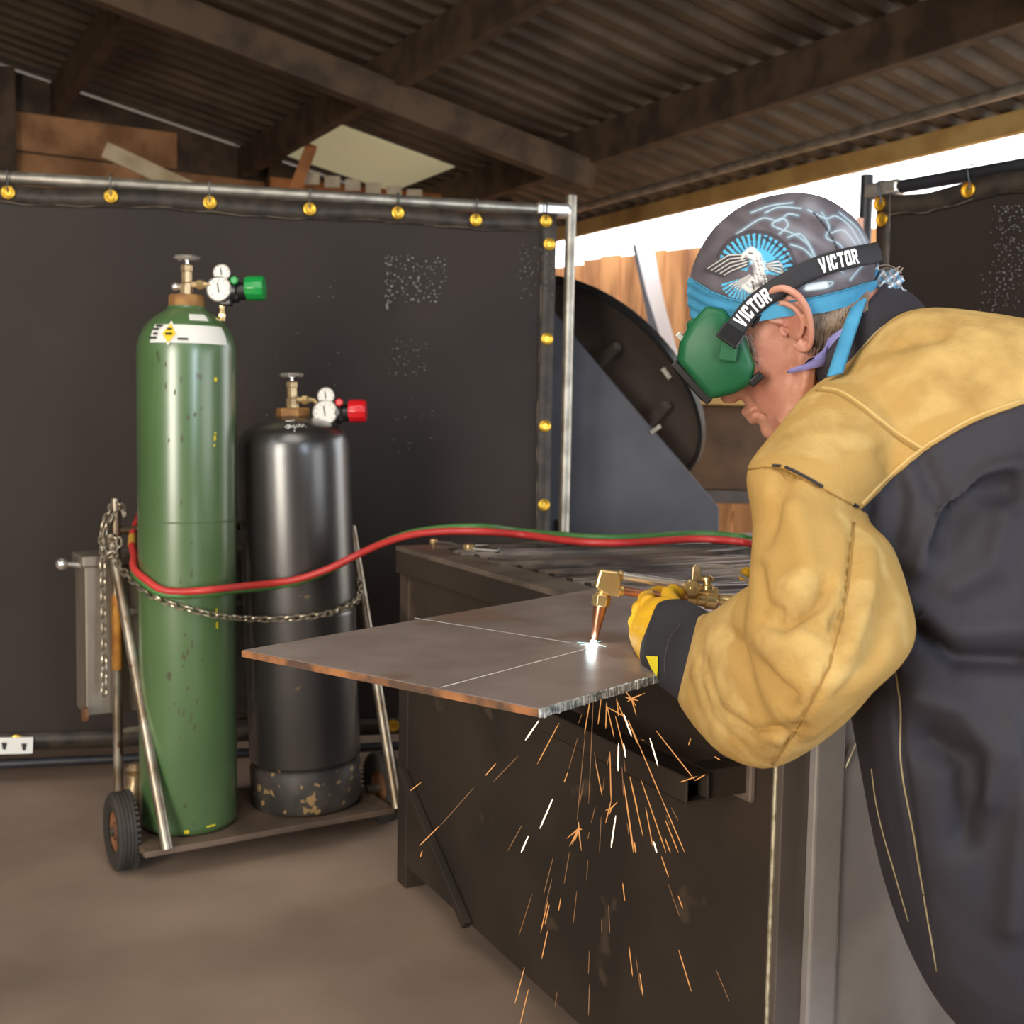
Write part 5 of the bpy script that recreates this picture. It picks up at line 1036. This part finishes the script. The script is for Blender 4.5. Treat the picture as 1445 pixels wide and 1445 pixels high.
# strap around the head: centre line laid on the bandana, wrapped to the far side
sc_ = [(1008, 498), (1022, 478), (1040, 455), (1060, 435), (1080, 418), (1105, 402), (1130, 388), (1155, 377), (1180, 369), (1205, 363), (1226, 360)]
cen = []
for x, y in [tuple(q) for q in spline([A(*p) for p in sc_], 6)]:
    q = hit(dbv, x, y, .0035); q2 = hit(hbv, x, y, .006); q = q if q is not None else q2
    if q is not None:
        l_ = (q - HO) @ HL
        if x < 1040: q = q + HL * max(0, .082 * (1 - (x - 1008) / 60) + .07 * ((x - 1008) / 60) - l_ + .004) 
        cen.append(q)
kk = next(i for i, q in enumerate(cen) if proj(q)[0] > 1052); st_q = H(.061, .0885, .030); cen = [st_q + (cen[kk] - st_q) * t for t in np.linspace(0, 1, 8)][:-1] + cen[kk:]
for i in range(4): cen = [cen[0]] + [(cen[i - 1] + 2 * cen[i] + cen[i + 1]) / 4 for i in range(1, len(cen) - 1)] + [cen[-1]]
# continue behind the head and mirror
mirp = lambda q: q - HL * 2 * ((q - HO) @ HL)
last = cen[-1]; back = []
for t in (.33, .66): back.append(None)
far = [mirp(q) for q in cen][::-1]; mid = (last + far[0]) / 2; out_ = unit(mid - H(cB[0], 0, cB[2])); lm = np.linalg.norm(last - far[0]) / 2
back = [last * .62 + far[0] * .38 + out_ * lm * .28, mid + out_ * lm * .36, last * .38 + far[0] * .62 + out_ * lm * .28]
allc = spline(cen[::3] + [cen[-1]] * (1 if (len(cen) - 1) % 3 else 0) + back + far[::3], 5) if False else spline([cen[i] for i in range(0, len(cen), 3)] + back + [far[i] for i in range(0, len(far), 3)], 5)
HC = H(cB[0], 0, cB[2]); STR = []
for i, q in enumerate(allc):
    t = unit(allc[min(i + 1, len(allc) - 1)] - allc[max(0, i - 1)]); wl = max(0., 1 - i / 16, 1 - (len(allc) - 1 - i) / 16); nn_ = unit(q - HC) * (1 - wl) + HL * (1 if i < len(allc) / 2 else -1) * wl; nn_ = unit(nn_ - t * (nn_ @ t)); STR.append((q, t, nn_, np.cross(nn_, t)))
hwd = .0118; vv = []
for q, t, n_, s_ in STR: vv += [q + s_ * hwd, q + s_ * hwd * .5 + n_ * .0006, q + n_ * .0008, q - s_ * hwd * .5 + n_ * .0006, q - s_ * hwd]
b = MB(); b.add(vv, [(i * 5 + k_, i * 5 + k_ + 1, (i + 1) * 5 + k_ + 1, (i + 1) * 5 + k_) for i in range(len(STR) - 1) for k_ in range(4)]); so = part(b, 'strap', M['strap'], gg, angle=180); m_ = so.modifiers.new('t', 'SOLIDIFY'); m_.thickness = .0022; m_.offset = 0
arc = [0]
for (q, *_), (q2, *__) in zip(STR, STR[1:]): arc.append(arc[-1] + np.linalg.norm(q2 - q))
arc = np.array(arc); SQ = np.array([s_[0] for s_ in STR]); SN = np.array([s_[2] for s_ in STR]); SS = np.array([s_[3] for s_ in STR])
def on_strap(a, v, off=.0032):
    g = lambda X: np.array([np.interp(a, arc, X[:, j]) for j in range(3)]); return g(SQ) + unit(g(SS)) * v + unit(g(SN)) * off
# block letters from quads, x 0..1, y 0..1
LET = {'V': [[(0, 1), (.32, 1), (.58, 0), (.34, 0)], [(.68, 1), (1, 1), (.66, 0), (.42, 0)]], 'I': [[(.1, 0), (.45, 0), (.45, 1), (.1, 1)]], 'C': [[(0, .12), (.34, .12), (.34, .88), (0, .88)], [(.1, 0), (.85, 0), (.95, .22), (.0, .22)], [(0, .78), (.95, .78), (.85, 1), (.1, 1)], [(.62, .2), (.95, .2), (.95, .38), (.62, .38)], [(.62, .62), (.95, .62), (.95, .8), (.62, .8)]],
       'T': [[(0, .78), (1, .78), (1, 1), (0, 1)], [(.33, 0), (.67, 0), (.67, .8), (.33, .8)]], 'O': [[(0, .12), (.34, .12), (.34, .88), (0, .88)], [(.62, .12), (.96, .12), (.96, .88), (.62, .88)], [(.1, 0), (.86, 0), (.96, .2), (0, .2)], [(0, .8), (.96, .8), (.86, 1), (.1, 1)]], 'R': [[(0, 0), (.34, 0), (.34, 1), (0, 1)], [(.3, .8), (.85, .8), (.8, 1), (.3, 1)], [(.62, .5), (.95, .5), (.95, .9), (.62, .9)], [(.3, .42), (.9, .42), (.95, .6), (.3, .6)], [(.42, .44), (.68, .44), (1, 0), (.66, 0)]]}
def arc_at(x):                                                     # strap length where it crosses a view column
    pxs = proj(SQ)[0]; near = ((SQ - HO) @ HL > 0); ii = np.where(near)[0]; return np.interp(x, pxs[ii], arc[ii])
sgn_v = 1 if proj(on_strap(arc_at(1150), .01))[1] < proj(on_strap(arc_at(1150), -.01))[1] else -1
for (xa, xb, vs) in ((1042, 1087, .0085), (1155, 1209, .0085)):
    a0_ = arc_at(xa); a1_ = arc_at(xb); wtot = 0.55 + 5 * 1.08; u_ = 0; b = MB(); sc2 = (a1_ - a0_) / wtot
    for ch in 'VICTOR':
        for quad in LET[ch]:
            (x0, y0), (x1, y1), (x2, y2), (x3, y3) = quad; n = 3; gridv = []
            for i in range(n + 1):
                for j in range(n + 1):
                    s_ = i / n; t_ = j / n; x = (x0 * (1 - s_) + x1 * s_) * (1 - t_) + (x3 * (1 - s_) + x2 * s_) * t_; y = (y0 * (1 - s_) + y1 * s_) * (1 - t_) + (y3 * (1 - s_) + y2 * s_) * t_
                    gridv.append(on_strap(a0_ + (u_ + x * .95 + (y - .5) * .12) * sc2, sgn_v * (y - .5) * 2 * vs))
            b.add(gridv, [(i * (n + 1) + j, (i + 1) * (n + 1) + j, (i + 1) * (n + 1) + j + 1, i * (n + 1) + j + 1) for i in range(n) for j in range(n)])
        u_ += .55 if ch == 'I' else 1.08
    part(b, 'lettering', M['whiteprint'], so, smooth=False)['label'] = 'white VICTOR lettering'
q, t, n_, s_ = STR[2]
b = MB(); b.box(q + n_ * .003, (.010, .0142, .0035), (t, s_, n_)); part(b, 'buckle', M['blackplastic'], so, smooth=False, bevel=.002)


# ------------------------------------------------------------ sparks
C3 = [(852,368,770,487,2),(973,383,842,630,1),(595,625,530,700,1),(728,580,580,735,0),(148,737,80,790,1),(463,770,260,1000,0),(256,1000,135,1120,1),(935,838,857,1017,2),(752,993,665,1150,0),(788,1063,745,1160,2),(1085,470,1030,660,0),(1025,680,1003,740,1),(1160,240,1125,450,1),(1130,440,1080,970,0),(1178,250,1150,870,0),(1225,235,1207,393,1),(1258,260,1253,420,1),(1258,270,1303,470,1),(1265,290,1355,340,1),(1318,235,1330,345,1),(1310,340,1375,595,1),(1320,250,1410,465,1),(1388,370,1445,510,1),(1330,503,1327,672,2),(1185,555,1195,650,0),(1190,610,1232,820,1),(1278,555,1285,850,1),(1285,850,1252,985,1),(1275,570,1260,640,0),(1362,600,1370,680,0),(1350,645,1360,820,0),(1365,760,1420,1140,1),(1398,705,1445,910,1),(1313,938,1285,1130,2),(1190,885,1165,985,0),(1110,330,1090,385,0),(1120,745,1095,870,0),(1245,710,1235,790,0),(1425,1097,1435,1160,1),(1225,945,1215,1160,0),(1155,1035,1145,1080,0),(152,1150,140,1190,1)]
C4 = [(75,130,97,162,2),(0,172,45,225,1),(0,310,45,437,2),(25,345,85,480,1),(85,480,215,790,1),(215,790,345,1095,1),(148,447,195,607,2),(183,405,405,688,1),(405,688,462,655,1),(415,665,320,697,1),(380,450,368,487,1),(515,552,547,573,1),(0,480,12,560,2),(35,668,110,1005,1),(98,683,240,1095,1),(0,690,55,1095,1),(125,840,165,1060,1),(235,910,310,1095,1),(170,1033,188,1097,2),(235,1015,265,1097,1),(60,1035,68,1097,1),(270,840,308,915,0),(240,880,265,950,0),(100,455,120,462,0),(20,930,30,1000,0)]
SP = [(560 + a / 4.25, 930 + b_ / 4.25, 560 + c / 4.25, 930 + d_ / 4.25, k_) for a, b_, c, d_, k_ in C3] + [(880 + a / 4.014, 930 + b_ / 4.014, 880 + c / 4.014, 930 + d_ / 4.014, k_) for a, b_, c, d_, k_ in C4]
for i in range(26):                                                  # the spray goes on down to the floor
    t = random.uniform(-.32, .42); y0 = random.uniform(1200, 1400); x0 = 845 + t * (y0 - 930) * .9; ln_ = random.uniform(18, 60); dx = t * ln_
    SP.append((x0, y0, x0 + dx, y0 + ln_, random.choice((0, 0, 1, 1))))
SMAT = [M['dimspark'], M['spark'], M['hotspark']]; SWD = [.0006, .0008, .0011]
SLAB = ['faint dull orange spark flying below the plate', 'thin glowing orange spark flying below the plate', 'bright white-hot spark flying below the plate']
for (x0, y0, x1, y1, kd) in SP:
    d = random.uniform(1.56, 1.62) if x0 < 980 else 1.50
    a_ = P(x0, y0, d); c_ = P(x1, y1, d + random.uniform(-.01, .01)); rr = SWD[kd]
    b = MB(); b.tube([a_, a_ + (c_ - a_) * .15, a_ + (c_ - a_) * .85, c_], [rr * .35, rr * .9, rr, rr * .3], 5)
    o = part(b, 'spark', SMAT[kd], origin=c_); tag(o, SLAB[kd], 'spark', ('faint sparks', 'orange sparks', 'white-hot sparks')[kd])
for (cx, cy, tips, lab) in ((560 + 1090 / 4.25, 930 + 1018 / 4.25, [(-17, 14), (-13, 25), (-5, 17), (4, 31), (0, -10), (5, 1), (-9, 22)], 'star-shaped spark burst low below the plate'),
                            (560 + 1285 / 4.25, 930 + 895 / 4.25, [(9, -9), (-8, 3), (-2, 8)], 'small forked spark burst beneath the torch'),
                            (880 + 45 / 4.014, 930 + 225 / 4.014, [(19, -8), (7, 25), (6, 10), (-6, 4), (-9, -2), (10, 3)], 'star-shaped spark burst just under the cut edge')):
    d = 1.58; c0 = P(cx, cy, d); b = MB()
    for dx, dy in tips: b.tube([c0, P(cx + dx * .6, cy + dy * .6, d + random.uniform(-.008, .008)), P(cx + dx, cy + dy, d + random.uniform(-.012, .012))], [.0012, .0008, .0002], 5)
    o = part(b, 'spark_burst', M['spark'], origin=c0); tag(o, lab, 'spark')
